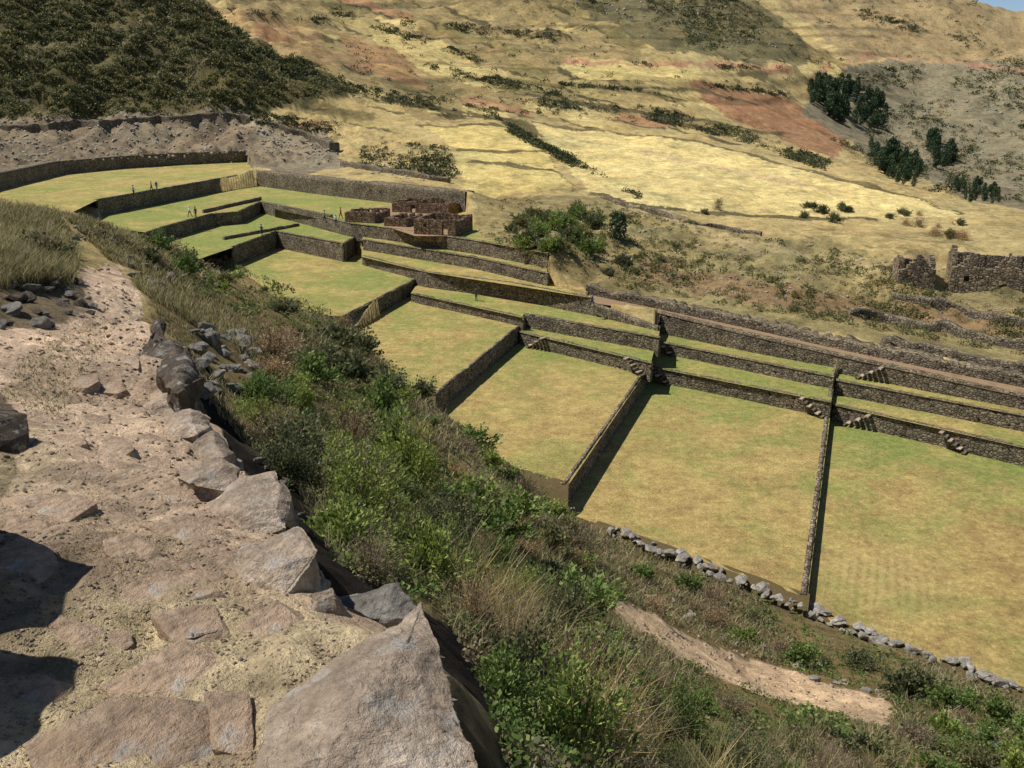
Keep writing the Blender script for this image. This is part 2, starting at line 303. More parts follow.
def lawn_mat():
    m,nt,b=newmat('lawn_grass'); tc=N(nt,'ShaderNodeTexCoord').outputs['Object']
    yel=lin((194,170,106)); grn=lin((132,144,74)); brn=lin((158,130,82))
    vc=N(nt,'ShaderNodeVertexColor',layer_name='Col').outputs['Color']; sp=N(nt,'ShaderNodeSeparateColor'); nt.links.new(vc,sp.inputs[0])
    a=N(nt,'ShaderNodeMath',operation='ADD'); nt.links.new(noise(nt,tc,.13,9,.78,.6),a.inputs[0]); nt.links.new(sp.outputs[0],a.inputs[1])
    c=mixc(nt,ramp(nt,noise(nt,tc,.3,9,.82,.3),[(.42,g3(0)),(.62,g3(.9))]),yel,brn)
    c=mixc(nt,ramp(nt,a.outputs[0],[(.50,g3(0)),(.70,g3(.9))]),c,grn)
    c=mixc(nt,1.0,c,ramp(nt,noise(nt,tc,1.4,8,.85),[(.32,g3(.58)),(.68,g3(1.34))]),'MULTIPLY')
    c=mixc(nt,1.0,c,ramp(nt,noise(nt,tc,5.5,6,.85),[(.3,g3(.55)),(.7,g3(1.4))]),'MULTIPLY')
    wv=N(nt,'ShaderNodeTexWave'); wv.inputs['Scale'].default_value=.55; wv.inputs['Distortion'].default_value=2.5; wv.inputs['Detail'].default_value=4
    mp=N(nt,'ShaderNodeMapping'); mp.inputs['Rotation'].default_value=(0,0,math.radians(22)); nt.links.new(tc,mp.inputs['Vector']); nt.links.new(mp.outputs[0],wv.inputs['Vector'])
    wf=N(nt,'ShaderNodeMath',operation='MULTIPLY'); nt.links.new(wv.outputs['Fac'],wf.inputs[0]); nt.links.new(sp.outputs[1],wf.inputs[1])
    c=mixc(nt,wf.outputs[0],c,lin((206,186,130)))
    nt.links.new(c,b.inputs['Base Color']); bump(nt,b,noise(nt,tc,5,6,.8),.16); return m
def path_mat():
    m,nt,b=newmat('red_path_earth'); tc=N(nt,'ShaderNodeTexCoord').outputs['Object']
    c=ramp(nt,noise(nt,tc,.6,8,.8),[(.3,lin((112,94,66))),(.5,lin((152,124,98))),(.66,lin((132,122,78)))]); nt.links.new(c,b.inputs['Base Color']); bump(nt,b,noise(nt,tc,4,6,.7),.06); return m
MG=ground_mat(); MW=stone_mat('terrace_masonry',lin((128,117,98)),lin((34,29,23)),3.0); MWc=stone_mat('capstone_masonry',lin((136,122,98)),lin((50,42,33)),2.4)
MWr=stone_mat('ruin_masonry',lin((142,120,98)),lin((56,45,36)),2.8)
MR=rock_mat('path_rock',lin((182,160,136)),lin((214,196,172))); MRc=rock_mat('edge_rock',lin((180,160,138)),lin((222,206,184))); MRs=rock_mat('bedded_rock',lin((184,158,132)),lin((214,194,170)),soil=True)
MRg=rock_mat('grey_rock',lin((152,144,132)),lin((204,196,182))); MRd=rock_mat('dark_rock',lin((90,80,68)),lin((138,125,107)))
LG=leaf_mat('leaf_green',[(0,(.08,.14,.03)),(.5,(.18,.26,.065)),(1,(.33,.38,.13))])
LO=leaf_mat('leaf_olive',[(0,(.065,.08,.035)),(.5,(.14,.155,.07)),(1,(.26,.25,.12))])
LD=leaf_mat('leaf_dry',[(0,(.15,.105,.06)),(.5,(.31,.23,.135)),(1,(.5,.4,.26))])
LF=leaf_mat('leaf_dark_far',[(0,(.038,.052,.02)),(.6,(.08,.096,.038)),(1,(.15,.15,.07))],.15)
LE=leaf_mat('eucalyptus_leaf',[(0,(.022,.048,.022)),(.6,(.055,.09,.042)),(1,(.10,.135,.07))],.15)
GR=leaf_mat('dry_grass_blade',[(0,(.14,.13,.05)),(.3,(.2,.2,.08)),(.55,(.38,.31,.15)),(1,(.62,.52,.3))])
GG=leaf_mat('slope_grass_blade',[(0,(.10,.12,.045)),(.3,(.19,.2,.08)),(.6,(.37,.3,.16)),(1,(.6,.5,.3))])
ST=plain('stem_wood',(.2,.155,.11)); 
na,nr=X.shape
idx=np.arange(na*nr).reshape(na,nr)
Q=np.stack([idx[:-1,:-1],idx[:-1,1:],idx[1:,1:],idx[1:,:-1]],-1).reshape(-1,4)[:,::-1]
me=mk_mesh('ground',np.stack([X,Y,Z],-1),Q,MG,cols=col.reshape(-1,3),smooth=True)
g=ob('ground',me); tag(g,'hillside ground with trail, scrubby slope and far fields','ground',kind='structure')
# ---------- lawns
ML=lawn_mat(); MP=path_mat()
green={'R':-.03,'Cc':-.03,'B':-.03,'A':.0,'A2':.06,'A3':.13,'A4':.09,'O':.03,'S2':.08,'S1':.08,'Sc':.04,'Sb':.04,'h2':.1,'h3':.06,'g2':.08,'g3':.05}
wc=P(875,575,-.8)[:2]
for k,(z,poly) in lawnw.items():
    bm=bmesh.new(); vs=[bm.verts.new((p[0],p[1],z)) for p in poly]; f=bm.faces.new(vs); bm.normal_update()
    if f.normal.z<0: f.normal_flip()
    bmesh.ops.triangulate(bm,faces=bm.faces[:])
    for it in range(7):
        L=[e for e in bm.edges if e.calc_length()>2.4]
        if not L: break
        bmesh.ops.subdivide_edges(bm,edges=L,cuts=1); bmesh.ops.triangulate(bm,faces=[f for f in bm.faces if len(f.verts)>3])
    me=bpy.data.meshes.new('terrace_lawn'); 
    co=np.array([v.co[:] for v in bm.verts])
    w=fbm(co[:,0]*.15,co[:,1]*.15,3)*.08
    for v,d in zip(bm.verts,w): v.co.z+=min(0,d)
    bm.to_mesh(me); bm.free(); me.materials.append(ML)
    a=me.color_attributes.new('Col','FLOAT_COLOR','POINT'); cc=np.zeros((len(co),4),np.float32); cc[:,3]=1
    r=np.hypot(co[:,0],co[:,1]); t_=(r-r.min())/(np.ptp(r)+1e-6)
    cc[:,0]=np.clip(green[k]+(.2*np.clip((t_-.5)/.4,0,1) if k in('R','Cc','B') else 0)+.05,0,1)
    if k=='R': cc[:,1]=.38*np.clip(1.2-np.hypot(co[:,0]-wc[0],co[:,1]-wc[1])/4.5,0,1)
    a.data.foreach_set('color',cc.ravel())
    o=ob('terrace_lawn',me); tag(o,kind='structure')
V=[];Qs=[]
nseg=len(pf)
for i in range(nseg):
    b_=away(pb[i],1)
    for j in range(5):
        s=j/4; p=pf[i]*(1-s)+b_*s; V.append((p[0],p[1],pz[i]+.01))
for i in range(nseg-1):
    for j in range(4): Qs.append((i*5+j,(i+1)*5+j,(i+1)*5+j+1,i*5+j+1))
o=ob('red_path',mk_mesh('red_path',V,Qs,MP)); tag(o,kind='structure')
ct_=[P(a,b,10.012) for a,b in [(352,214),(385,206),(450,212),(468,222),(450,236),(415,236),(385,226)]]
o=ob('earth_court',mk_mesh('earth_court',[p for p in ct_],[list(range(7))],MP)); tag(o,kind='structure')
MB=plain('earth_foot',lin((92,80,52)),.95)
def foot(line,z):
    W_=[P(*a) for a in line]; V=[];Q=[]; L=[]
    for a,b in zip(W_[:-1],W_[1:]):
        for j in range(20): L.append(a+(b-a)*j/20)
    L.append(W_[-1])
    for i,p in enumerate(L):
        for ex,dz_ in ((.5,.03),(-.15,.02),(-.8,-.35),(-2.0,-1.6)):
            q=away(p,ex); V.append((q[0],q[1],z+dz_+random.uniform(-.05,.03)))
        if i:
            k=i*4
            for j in range(3): Q.append((k-4+j,k+j,k+j+1,k-3+j))
    tag(ob('earth_bank',mk_mesh('earth_bank',V,Q,MB)),kind='structure')
foot([(556,508,0),(575,516,0),(808,611,-.8)],0); foot([(798,612,-.8),(1024,693,-.8),(1300,795,-.8)],-.8); foot([(438,418,1.8),(500,466,1.8),(568,508,0)],1.8); foot([(350,338,3.6),(400,385,3.6),(436,414,1.8)],3.6)
# ---------- walls
def wallmesh(name,pts_,thick=.4,mat=MW,rough=.03,step=.45,cap=True):
    P_=[np.array(p,float) for p in pts_]; S=[P_[0]]
    for a,b in zip(P_[:-1],P_[1:]):
        L=np.linalg.norm((b-a)[:2]); k=max(1,int(L/step))
        for j in range(1,k+1): S.append(a+(b-a)*j/k)
    S=np.array(S); m=len(S)
    tg=np.gradient(S[:,:2],axis=0); tg/=np.linalg.norm(tg,axis=1)[:,None]+1e-9
    nn=np.stack([-tg[:,1],tg[:,0]],1)
    mid=S[m//2,:2]
    if np.dot(nn[m//2],mid)<0: nn=-nn
    ln=np.concatenate([[0],np.cumsum(np.linalg.norm(np.diff(S[:,:2],axis=0),axis=1))])
    rr=np.random.default_rng(int(abs(mid[0]*100+mid[1]))%9999)
    topj=rr.normal(0,rough,m)+fbm(ln*.4,ln*0+mid[0],3)*rough*1.6
    H=S[:,3]+.04+topj
    nv=6; V=[];UV=[]
    for j in range(nv+1):
        s=j/nv; z=(S[:,2]-.5)*(1-s)+H*s
        off=.08*s+rr.normal(0,.02,m)
        V.append(np.stack([S[:,0]+nn[:,0]*off,S[:,1]+nn[:,1]*off,z],1)); UV.append(np.stack([ln,z],1))
    V.append(np.stack([S[:,0]+nn[:,0]*thick,S[:,1]+nn[:,1]*thick,H+rr.normal(0,rough*.5,m)],1)); UV.append(np.stack([ln,H+thick],1))
    V.append(np.stack([S[:,0]+nn[:,0]*thick,S[:,1]+nn[:,1]*thick,S[:,2]-.5],1)); UV.append(np.stack([ln,H+thick+2],1))
    V=np.array(V); UV=np.array(UV); K=len(V)
    id_=np.arange(K*m).reshape(K,m)
    q=np.stack([id_[:-1,:-1],id_[:-1,1:],id_[1:,1:],id_[1:,:-1]],-1).reshape(-1,4)
    e1=[(id_[0,e],id_[nv//2,e],id_[-2,e],id_[-1,e]) for e in (0,m-1)]
    e2=[(id_[nv//2,e],id_[nv-1,e],id_[nv,e],id_[-2,e]) for e in (0,m-1)]
    q=np.concatenate([q,np.array(e1+e2)]); UVf=UV.reshape(-1,2)[q.ravel()]
    me=mk_mesh(name,V,q,[mat,MWc],uv=UVf)
    if cap:
        mi=np.zeros(len(q),np.int32); mi[nv*(m-1):(nv+1)*(m-1)]=1; me.polygons.foreach_set('material_index',mi)
    return me
def W(label,pl_,thick=.4,mat=MW,rough=.03,group=None,name='terrace_wall'):
    q=[]
    for (px,py,zp,zb,zt) in pl_:
        p=P(px,py,zp); q.append((p[0],p[1],zb,zt))
    o=ob(name,wallmesh(name,q,thick,mat,rough)); tag(o,label,'stone wall',group); return q
WL={}
WL['BC']=W('dark shaded wall between the widest centre lawn and the lawn left of it',[(650,381,0,0,1.85),(610,442,0,0,1.85),(566,508,0,0,1.85)],.34)
WL['AB']=W('dark shaded wall between the second and third big lawns from the left',[(521,341,1.8,1.8,3.62),(436,415,1.8,1.8,3.62)],.34)
WL['A2A']=W('short dark wall at the right of the leftmost big lawn, half behind the bushes',[(425,288,3.6,3.6,5.45),(345,333,3.6,3.6,5.45)],.34)
W('low pale topped wall dividing the two right hand big lawns',[(829,421,-.8,-.8,.08),(818,512,-.8,-.8,.08),(806,608,-.8,-.8,.06)],.42,MWc)
WL['h2']=W('tall lowest retaining wall behind the widest centre lawn',[(650,381,0,0,1.52),(740,399,0,0,1.52),(829,418,0,0,1.52)])
WL['h3']=W('tall lowest retaining wall behind the far right lawn',[(831,421,-.8,-.8,.82),(930,444,-.8,-.8,.82),(1024,467,-.8,-.8,.82),(1200,510,-.8,-.8,.82)])
WL['g2']=W('second retaining wall up behind the widest centre lawn',[(655,352,1.5,1.5,2.72),(832,389,1.5,1.5,2.72)])
WL['g3']=W('second retaining wall up behind the far right lawn',[(834,394,.8,.8,2.22),(1024,432,.8,.8,2.22),(1200,470,.8,.8,2.22)])
WL['f2']=W('third retaining wall carrying the red path above the centre lawn',[(657,333,2.7,2.7,5.15),(745,351,2.7,2.7,4.6),(836,371,2.4,2.2,4.1)],.55)
WL['f3']=W('third retaining wall carrying the red path above the far right lawn',[(836,371,2.4,2.2,4.1),(930,392,2.2,2.2,3.8),(1024,410,2.2,2.2,3.5),(1200,446,2.2,2.2,3.1)],.55)
W('short cross wall beside the centre lawn stairs, lower piece',[(830,420,-.8,-.8,1.5),(834,392,.8,-.8,1.55)],.45)
W('short cross wall above the one at the corner of the two right lawns',[(834,392,.8,.8,2.68),(838,373,2.2,.8,2.75)],.45)
W('upright cross wall at the left corner of the centre lawn',[(650,380,0,0,3.1),(655,351,1.5,0,3.2)],.45)
W('upper cross wall meeting the red path above the centre lawn',[(655,351,1.5,1.5,4.6),(657,334,2.7,1.5,4.7)],.45)
WL['S1']=W('lowest retaining wall behind the second big lawn',[(519,344,1.8,1.8,3.22),(580,359,1.8,1.8,3.22),(650,377,1.8,1.8,3.22)])
W('second retaining wall up behind the second big lawn',[(523,327,3.2,3.2,4.72),(658,352,3.2,3.2,4.72)])
W('retaining wall at the back of the leftmost big lawn',[(411,302,3.6,3.6,4.72),(470,315,3.6,3.6,4.72),(523,327,3.6,3.2,4.72)])
W('long straight wall running from the ruin lawns to the start of the red path',[(362,265,5.4,5.4,6.72),(425,285,5.0,4.7,6.72),(510,299,4.7,4.7,6.72),(590,315,4.7,4.7,6.72)])
W('wall under the left beginning of the red path',[(590,315,4.7,4.7,6.1),(657,331,4.7,2.7,5.15)])
W('middle of the three long walls below the ruins',[(363,250,6.7,6.7,8.22),(470,268,6.7,6.7,8.22),(547,286,6.7,6.7,8.22)])
W('uppermost long wall just below the ruins',[(262,213,8,8,10.02),(350,236,8.1,8,10.02),(385,240,8.2,8.1,10.02),(470,253,8.2,8.1,10.02),(547,268,8.2,8.1,10.02)])
W('zigzag wall at the front of the small green plot',[(235,266,5.4,5.4,8.05),(278,248,5.4,5.4,8.05)])
W('sunlit wall behind the curved left plot',[(278,248,5.4,5.4,8.02),(345,262,5.4,5.4,8.02)])
W('short dark wall stub left of the long straight walls',[(345,262,5.4,5.4,8.05),(366,248,5.4,5.4,8.05)])
W('dark stepped wall above the small green plot at far left',[(150,247,8,8,10.05),(165,241,8,8,10.05),(215,226,8,8,10.05)])
W('stepped wall piece left of the uppermost long wall',[(215,226,8,8,10.02),(240,224,8,8,10.02),(262,213,8,8,10.05)])
W('long dark wall at the front of the curved upper lawn',[(100,216,10,10,12.55),(180,200,10,10,12.55),(257,184,10,10,12.55)],.6)
W('great curved dark wall around the upper left lawn',[(-60,208,12.5,12.5,15.2),(0,190,12.5,12.5,15.2),(60,175,12.5,12.5,15.2),(120,169,12.5,12.5,15.2),(180,165,12.5,12.5,15.2),(247,162,12.5,12.5,15.2)],2.4)
W('high sunlit wall behind the ruins',[(257,186,10,10,13.2),(330,196,10,10,13.2),(400,204,10,10,13.2),(465,212,10,10,13.2)],2.2)
W('low inner wall crossing the lawn between the upper plots',[(205,213,10,10,10.5),(262,200,10,10,10.5)],.5)
W('low inner wall edging the small green plot on its uphill side',[(225,240,8,8,8.4),(300,226,8,8,8.4)],.5)
W('low inner wall on the lawn left of the ruins',[(268,205,10,10,10.4),(330,218,10,10,10.4)],.5)
q=[(p[0],p[1],p[2],p[2]+.95) for p in pb]
tag(ob('terrace_wall',wallmesh('terrace_wall',q,1.6,MW,.12)),'low rough wall along the uphill side of the red path','stone wall')
def fieldwall(label,line,h=1.0,thick=.6):
    L=[]
    for a,b in zip(line[:-1],line[1:]):
        k=max(1,int(math.hypot(a[0]-b[0],a[1]-b[1])/10))
        for j in range(k): L.append((a[0]+(b[0]-a[0])*j/k,a[1]+(b[1]-a[1])*j/k))
    L.append(line[-1]); L=np.array(L); x,y,z,t=hit(L[:,0],L[:,1])
    zs=np.convolve(np.pad(z,2,mode='edge'),np.ones(5)/5,'valid')
    q=[(a,b,c-.6,c+h) for a,b,c in zip(x,y,zs)]
    tag(ob('field_wall',wallmesh('field_wall',q,thick,MW,.12,1.0)),label,'stone wall')
fieldwall('dark low field wall along the lower edge of the big dry field',[(600,200),(680,222),(760,238)],.5)
fieldwall('thin wall line crossing the bank above the red path at right',[(890,303),(960,318),(1040,334)],.9)
fieldwall('low tumbled wall on the bank under the right hand ruins',[(850,316),(950,336),(1040,356)],.9)
fieldwall('lowest wall on the bank just above the right end of the red path',[(880,346),(960,362),(1040,378)],.8)
fieldwall('old wall line on the rocky ground behind the great curved wall',[(0,135),(90,128),(180,124),(250,122)],1.4,1.0)
fieldwall('broken wall crossing the outcrop behind the upper lawns',[(262,128),(300,140),(340,152)],1.6,1.0)
fieldwall('old wall above the high sunlit wall',[(340,166),(400,176),(450,184)],1.0,.8)
# ---------- stairs
def stairs(label,q,s,n_=6,rise=.26,run=.40,dirn=1):
    q=[np.array(p) for p in q]
    tot=[np.linalg.norm((q[i+1]-q[i])[:2]) for i in range(len(q)-1)]; d=s*sum(tot); i=0
    while i<len(tot)-1 and d>tot[i]: d-=tot[i]; i+=1
    u=(q[i+1]-q[i])[:2]/tot[i]; o=q[i][:2]+u*d; zb=q[i][2]
    nn=np.array([-u[1],u[0]]); 
    if np.dot(nn,o)>0: nn=-nn
    e=empty('stone_stairway',(o[0],o[1],zb)); tag(e,label,'stairs','flights of projecting stone steps')
    for k in range(n_):
        c0=u*dirn*k*run; 
        bm=bmesh.new(); bmesh.ops.create_cube(bm,size=1)
        bmesh.ops.scale(bm,vec=(run*.9,.72,.13),verts=bm.verts)
        for v in bm.verts: v.co+=Vector((random.uniform(-.03,.03),random.uniform(-.05,.05),random.uniform(-.02,.02)))
        bmesh.ops.bevel(bm,geom=bm.edges[:],offset=.02,segments=1,affect='EDGES')
        me=bpy.data.meshes.new('step'); bm.to_mesh(me); bm.free(); me.materials.append(MR if k%2 else MRd)
        st_=ob('step',me,e); st_.location=(c0[0]+nn[0]*.33,c0[1]+nn[1]*.33,rise*(k+.5)); st_.rotation_euler=(0,0,math.atan2(u[1],u[0]))
stairs('steps jutting from the wall at the left end of the centre lawn',WL['h2'],.12,dirn=-1)
stairs('steps jutting from the wall at the right end of the centre lawn',WL['h2'],.97,dirn=-1)
stairs('steps on the far right lawn wall near the dividing wall',WL['h3'],.05)
stairs('steps on the far right lawn wall near the photo edge',WL['h3'],.42,dirn=-1)
stairs('steps at the left end of the second big lawn wall',WL['S1'],.1)
stairs('steps at the right end of the second big lawn wall',WL['S1'],.96,dirn=-1)
stairs('steps on the second wall up near the left end of the centre lawn',WL['g2'],.12,5,dirn=-1)
stairs('steps on the wall carrying the red path near its centre',WL['f3'],.08,6)
# ---------- rocks
def rockmesh(name,seed,mat,flat=.7,sub=3,jag=.22):
    r_=random.Random(seed); bm=bmesh.new()
    for i in range(14):
        v=Vector((r_.gauss(0,1),r_.gauss(0,1),r_.gauss(0,1))).normalized()*r_.uniform(.75,1.1); v.z*=flat; bm.verts.new(v)
    h=bmesh.ops.convex_hull(bm,input=bm.verts[:]); 
    for v in [v for v in bm.verts if not v.link_faces]: bm.verts.remove(v)
    bmesh.ops.bevel(bm,geom=bm.edges[:],offset=.05,segments=1,affect='EDGES')
    bmesh.ops.triangulate(bm,faces=bm.faces[:])
    for _ in range(sub-1): bmesh.ops.subdivide_edges(bm,edges=bm.edges[:],cuts=1,use_grid_fill=True)
    co=np.array([v.co[:] for v in bm.verts]); bm.normal_update()
    d=fbm(co[:,0]*2+seed,co[:,1]*2+co[:,2]*1.7,4)*jag*.5
    for v,k in zip(bm.verts,d): v.co+=v.normal*k
    me=bpy.data.meshes.new(name); bm.to_mesh(me); bm.free(); me.materials.append(mat); return me
RM=[rockmesh('rock',i,MR) for i in range(5)]; RG=[rockmesh('rock',20+i,MRg) for i in range(6)]; RD=[rockmesh('rock',40+i,MRd) for i in range(4)]
def rock(p,s,meshes,label,group,name='rock',cat='rock'):
    o=ob(name,random.choice(meshes)); o.location=(p[0],p[1],p[2]+s*.15); o.scale=(s*random.uniform(.75,1.3),s*random.uniform(.75,1.2),s*random.uniform(.6,1.0)); o.rotation_euler=(random.uniform(-.3,.3),random.uniform(-.3,.3),random.uniform(0,6.3)); tag(o,label,cat,group); return o
def slab(label,poly,thick,mat=MRc,seed=0,tilt=0,name='boulder',rise=0,spread=1.08,rough=.13,group=None,fine=.06,facet=.1):
    cy=sum(p[1] for p in poly)/len(poly); cx=sum(p[0] for p in poly)/len(poly)
    hx=hit([cx],[cy]); zt=hx[2][0]+rise
    top=[P(px,py,zt) for px,py in poly]; cen=sum(top)/len(top)
    sz=max(np.linalg.norm(p-cen) for p in top)
    bm=bmesh.new(); r_=random.Random(seed)
    for p in top:
        q=p-cen; q=q.copy(); q[2]=r_.uniform(-.10,.02)*min(1,thick*1.4)+tilt*q[0]; bm.verts.new(q)
        b_=(p-cen)*spread*r_.uniform(.92,1.05); b_[2]=-thick*r_.uniform(.4,.7); bm.verts.new(b_*1.0)
        b_=(p-cen)*.95; b_[2]=-thick; bm.verts.new(b_)
    for i in range(5):
        p=top[r_.randrange(len(top))]-cen; q=p*r_.uniform(.2,.75); q[2]=sz*facet*r_.uniform(.2,1)+tilt*q[0]; bm.verts.new(q)
    bmesh.ops.convex_hull(bm,input=bm.verts[:])
    for v in [v for v in bm.verts if not v.link_faces]: bm.verts.remove(v)
    bmesh.ops.bevel(bm,geom=bm.edges[:],offset=sz*.008,segments=1,affect='EDGES')
    bmesh.ops.triangulate(bm,faces=bm.faces[:])
    for _ in range(7):
        L=[e for e in bm.edges if e.calc_length()>sz*fine]
        if not L: break
        bmesh.ops.subdivide_edges(bm,edges=L,cuts=1); bmesh.ops.triangulate(bm,faces=[f for f in bm.faces if len(f.verts)>3])
    bm.normal_update(); co=np.array([v.co[:] for v in bm.verts])
    s1=fbm(co[:,0]*1.6/sz+seed,co[:,1]*1.6/sz+co[:,2]*2/sz,6)
    rd=.35-np.abs(fbm(co[:,0]*1.2/sz+seed*2.3,co[:,1]*1.2/sz+co[:,2]*1.5/sz,5))*1.6
    d=(s1*.5+np.minimum(rd,.12)*.8)*sz*rough
    for v,k in zip(bm.verts,d):
        v.co+=v.normal*(k*(.6 if v.normal.z>.4 else 1.1))
    me=bpy.data.meshes.new(name); bm.to_mesh(me); bm.free(); me.materials.append(mat)
    o=ob(name,me,loc=tuple(cen)); tag(o,label,'rock',group); return o
slab('largest pale boulder at the bottom edge of the trail',[(250,740),(262,700),(300,668),(345,650),(395,622),(422,606),(440,640),(454,690),(480,735),(488,775),(300,815),(245,800)],1.0,MRc,31,rise=.14,tilt=.04,rough=.2,fine=.03,facet=.22,spread=1.0)
slab('small grey flat rock standing above the largest boulder',[(332,594),(395,586),(424,600),(404,616),(345,612)],.4,MRg,5,rise=.22,spread=.9,rough=.2)
slab('flat reddish slab just behind the largest boulder',[(212,630),(275,586),(312,602),(330,640),(250,656)],.5,MRs,7,rise=.03,rough=.12,facet=.05)
slab('edging slab of the trail, third from the bottom',[(230,548),(298,524),(314,560),(282,584),(236,578)],.9,MRc,8,rise=.10,rough=.2,spread=1.0)
slab('pale edging slab midway along the trail edge',[(200,500),(240,480),(272,474),(292,492),(288,524),(236,532)],.9,MRc,9,rise=.11,rough=.2,spread=1.0)
slab('narrow edging slab above the pale midway slab',[(176,472),(222,453),(238,466),(230,482),(188,486)],.8,MRc,10,rise=.10,rough=.2,spread=1.0)
slab('edging slab where the trail narrows',[(184,442),(216,428),(232,442),(224,456),(191,456)],.8,MRc,11,rise=.10,rough=.2,spread=1.0)
slab('small edging slab farther up the trail edge',[(161,415),(198,402),(214,416),(198,430),(168,430)],.8,MRc,12,rise=.12,rough=.2,spread=1.0)
slab('long low slab at the foot of the dark upright rock',[(144,398),(182,386),(198,398),(178,411),(148,410)],.8,MRc,13,rise=.12,rough=.2,spread=1.0)
slab('dark upright rock standing at the trail edge',[(136,338),(160,322),(180,345),(182,368),(152,374)],1.3,MRd,14,rise=.6,spread=1.0,rough=.35)
slab('dark angular rock leaning beside the dark upright rock',[(160,360),(186,352),(196,372),(180,388),(162,382)],1.0,MRd,24,rise=.25,spread=1.0,rough=.3)
kerb=[(186,410),(200,432),(228,462),(244,484),(276,512),(286,545),(306,572),(326,596)]
kr=random.Random(5)
for i,(kx,ky) in enumerate(kerb):
    tt_=hit([kx],[ky])[3][0]; s_=.12*F/tt_*kr.uniform(.8,1.2)
    pol=[(kx+math.cos(a)*s_*kr.uniform(.6,1.25),ky+math.sin(a)*s_*.5*kr.uniform(.6,1.25)) for a in [k*6.283/6 for k in range(6)]]
    slab('jagged kerb stone between the larger edging slabs of the trail',pol,.8,MRc if i%2 else MRg,60+i,rise=.04,group='jagged kerb stones on the trail edge',spread=.95,rough=.25)
named=[('flat slab sunk in the trail at the bottom left',[(20,735),(110,695),(215,700),(222,750),(150,775),(40,778)]),('thin slab sunk in the dirt left of the largest boulder',[(100,684),(180,640),(250,650),(235,696),(140,704)]),
('broad worn slab in the dirt beside the trail edge',[(85,575),(160,555),(225,572),(215,606),(100,606)]),('small worn slab in the middle of the trail',[(140,525),(190,512),(222,530),(185,550)]),
('worn slab at the left side of the trail',[(0,500),(60,486),(98,502),(66,524),(10,522)]),('worn slab below the broad trail slab',[(150,612),(215,606),(235,634),(180,648)]),('reddish slab half buried near the bottom right of the trail',[(205,690),(250,690),(255,760),(212,750)])]
for i,(lb,pol) in enumerate(named): slab(lb,pol,.25,MRs,100+i,rise=.015,rough=.1,facet=.05)
sl=[(60,640,48),(40,690,44),(20,560,44),(130,550,30),(30,530,32),(110,520,28),(170,495,28),(80,470,26),(150,465,26),(110,445,24),(60,440,22),(150,440,18),(90,420,20),(130,412,18),(160,392,15),(110,385,18),(80,380,16),(130,360,14),(260,610,26),(110,640,26),(225,560,24),(195,540,20),(240,500,16),(60,590,36),(200,590,22)]
for i,(kx,ky,s_) in enumerate(sl):
    pol=[(kx+math.cos(a)*s_*kr.uniform(.65,1.3),ky+math.sin(a)*s_*.45*kr.uniform(.65,1.3)) for a in [k*6.283/7+.2 for k in range(7)]]
    slab('worn flat stone bedded level in the trail surface',pol,.2,MRs,200+i,name='paving_stone',rise=.004,group='worn flat stones bedded in the trail',rough=.1,fine=.08,facet=.045)
for i,(px_,py_,s_) in enumerate([(-14,445,.32),(-30,480,.3),(-4,424,.2)]):
    hx=hit([px_],[py_]); o=ob('boulder',RD[i]); o.location=(hx[0][0],hx[1][0],hx[2][0]+s_*.05); o.scale=(s_,s_,s_*.7); tag(o,['dark boulder on the bank at the left photo edge, largest of three','dark boulder nearest the camera on the left bank','smallest dark boulder on the left bank'][i],'rock')
o=ob('boulder',RD[3]); o.location=(-2.5,2.9,26.7); o.scale=(.5,.8,1.75); tag(o,'unseen tall dark boulder added left of the trail to cast shadow on it','rock')  # added out of view, stretched tall so its shadow falls across the trail
o=ob('boulder',RD[0]); o.location=(-2.05,2.0,26.5); o.scale=(.5,.55,1.7); tag(o,'unseen dark boulder added left of the trail for its shadow, nearer the camera','rock')  # second added shadow caster, kept outside the left frame edge
def rocks_in(poly,n_,smin,smax,meshes,label,group,name='rock'):
    xs=[p[0] for p in poly]; ys=[p[1] for p in poly]
    c=0; L=[]
    while len(L)<n_ and c<5000:
        c+=1; px=random.uniform(min(xs),max(xs)); py=random.uniform(min(ys),max(ys))
        if pip(np.array([px]),np.array([py]),poly)[0]: L.append((px,py))
    L=np.array(L); x,y,z,t=hit(L[:,0],L[:,1])
    for i in range(len(L)):
        s=random.uniform(smin,smax)*t[i]/F/2; rock((x[i],y[i],z[i]),s,meshes,label,group,name)
rocks_in([(195,325),(245,330),(265,385),(250,412),(205,405),(188,360)],56,9,24,RG,'grey rubble rock heaped beside the trail edge','rubble heap right of the trail')
rocks_in([(0,285),(60,268),(98,300),(95,322),(30,330),(0,330)],36,9,26,RD+RG,'weathered rock of the pile on the left bank','rock pile at the left of the trail')
rocks_in([(120,255),(175,280),(172,296),(130,285)],18,7,15,RG,'small rock at the far bend of the trail','rocks at the trail bend')
rocks_in([(60,228),(110,228),(120,250),(70,246)],12,7,14,RD+RG,'dark rock in the dry grass before the curved terrace','rocks above the trail bend')
rocks_in([(215,405),(330,480),(345,560),(290,520),(240,440)],10,10,22,RG+RD,'rock half hidden in scrub below the trail edge','rocks below the trail edge')
rocks_in([(640,602),(760,658),(890,702),(885,694),(760,648),(650,590)],30,6,14,RG+RM,'stone along the lower footpath','stones lining the lower footpath')
rocks_in([(800,662),(822,668),(830,684),(805,680)],3,14,20,RG,'pale rock lying on the slope above the lower footpath','pale rocks on the slope')
rocks_in([(965,730),(1000,738),(1005,750),(970,748)],4,14,22,RG,'pale rock near the bottom right corner','pale rocks near the bottom right corner')
rocks_in([(470,468),(505,500),(520,520),(500,515),(475,485)],8,8,14,RG,'pale rock on the slope beside the big lawns','pale rocks on the middle slope')
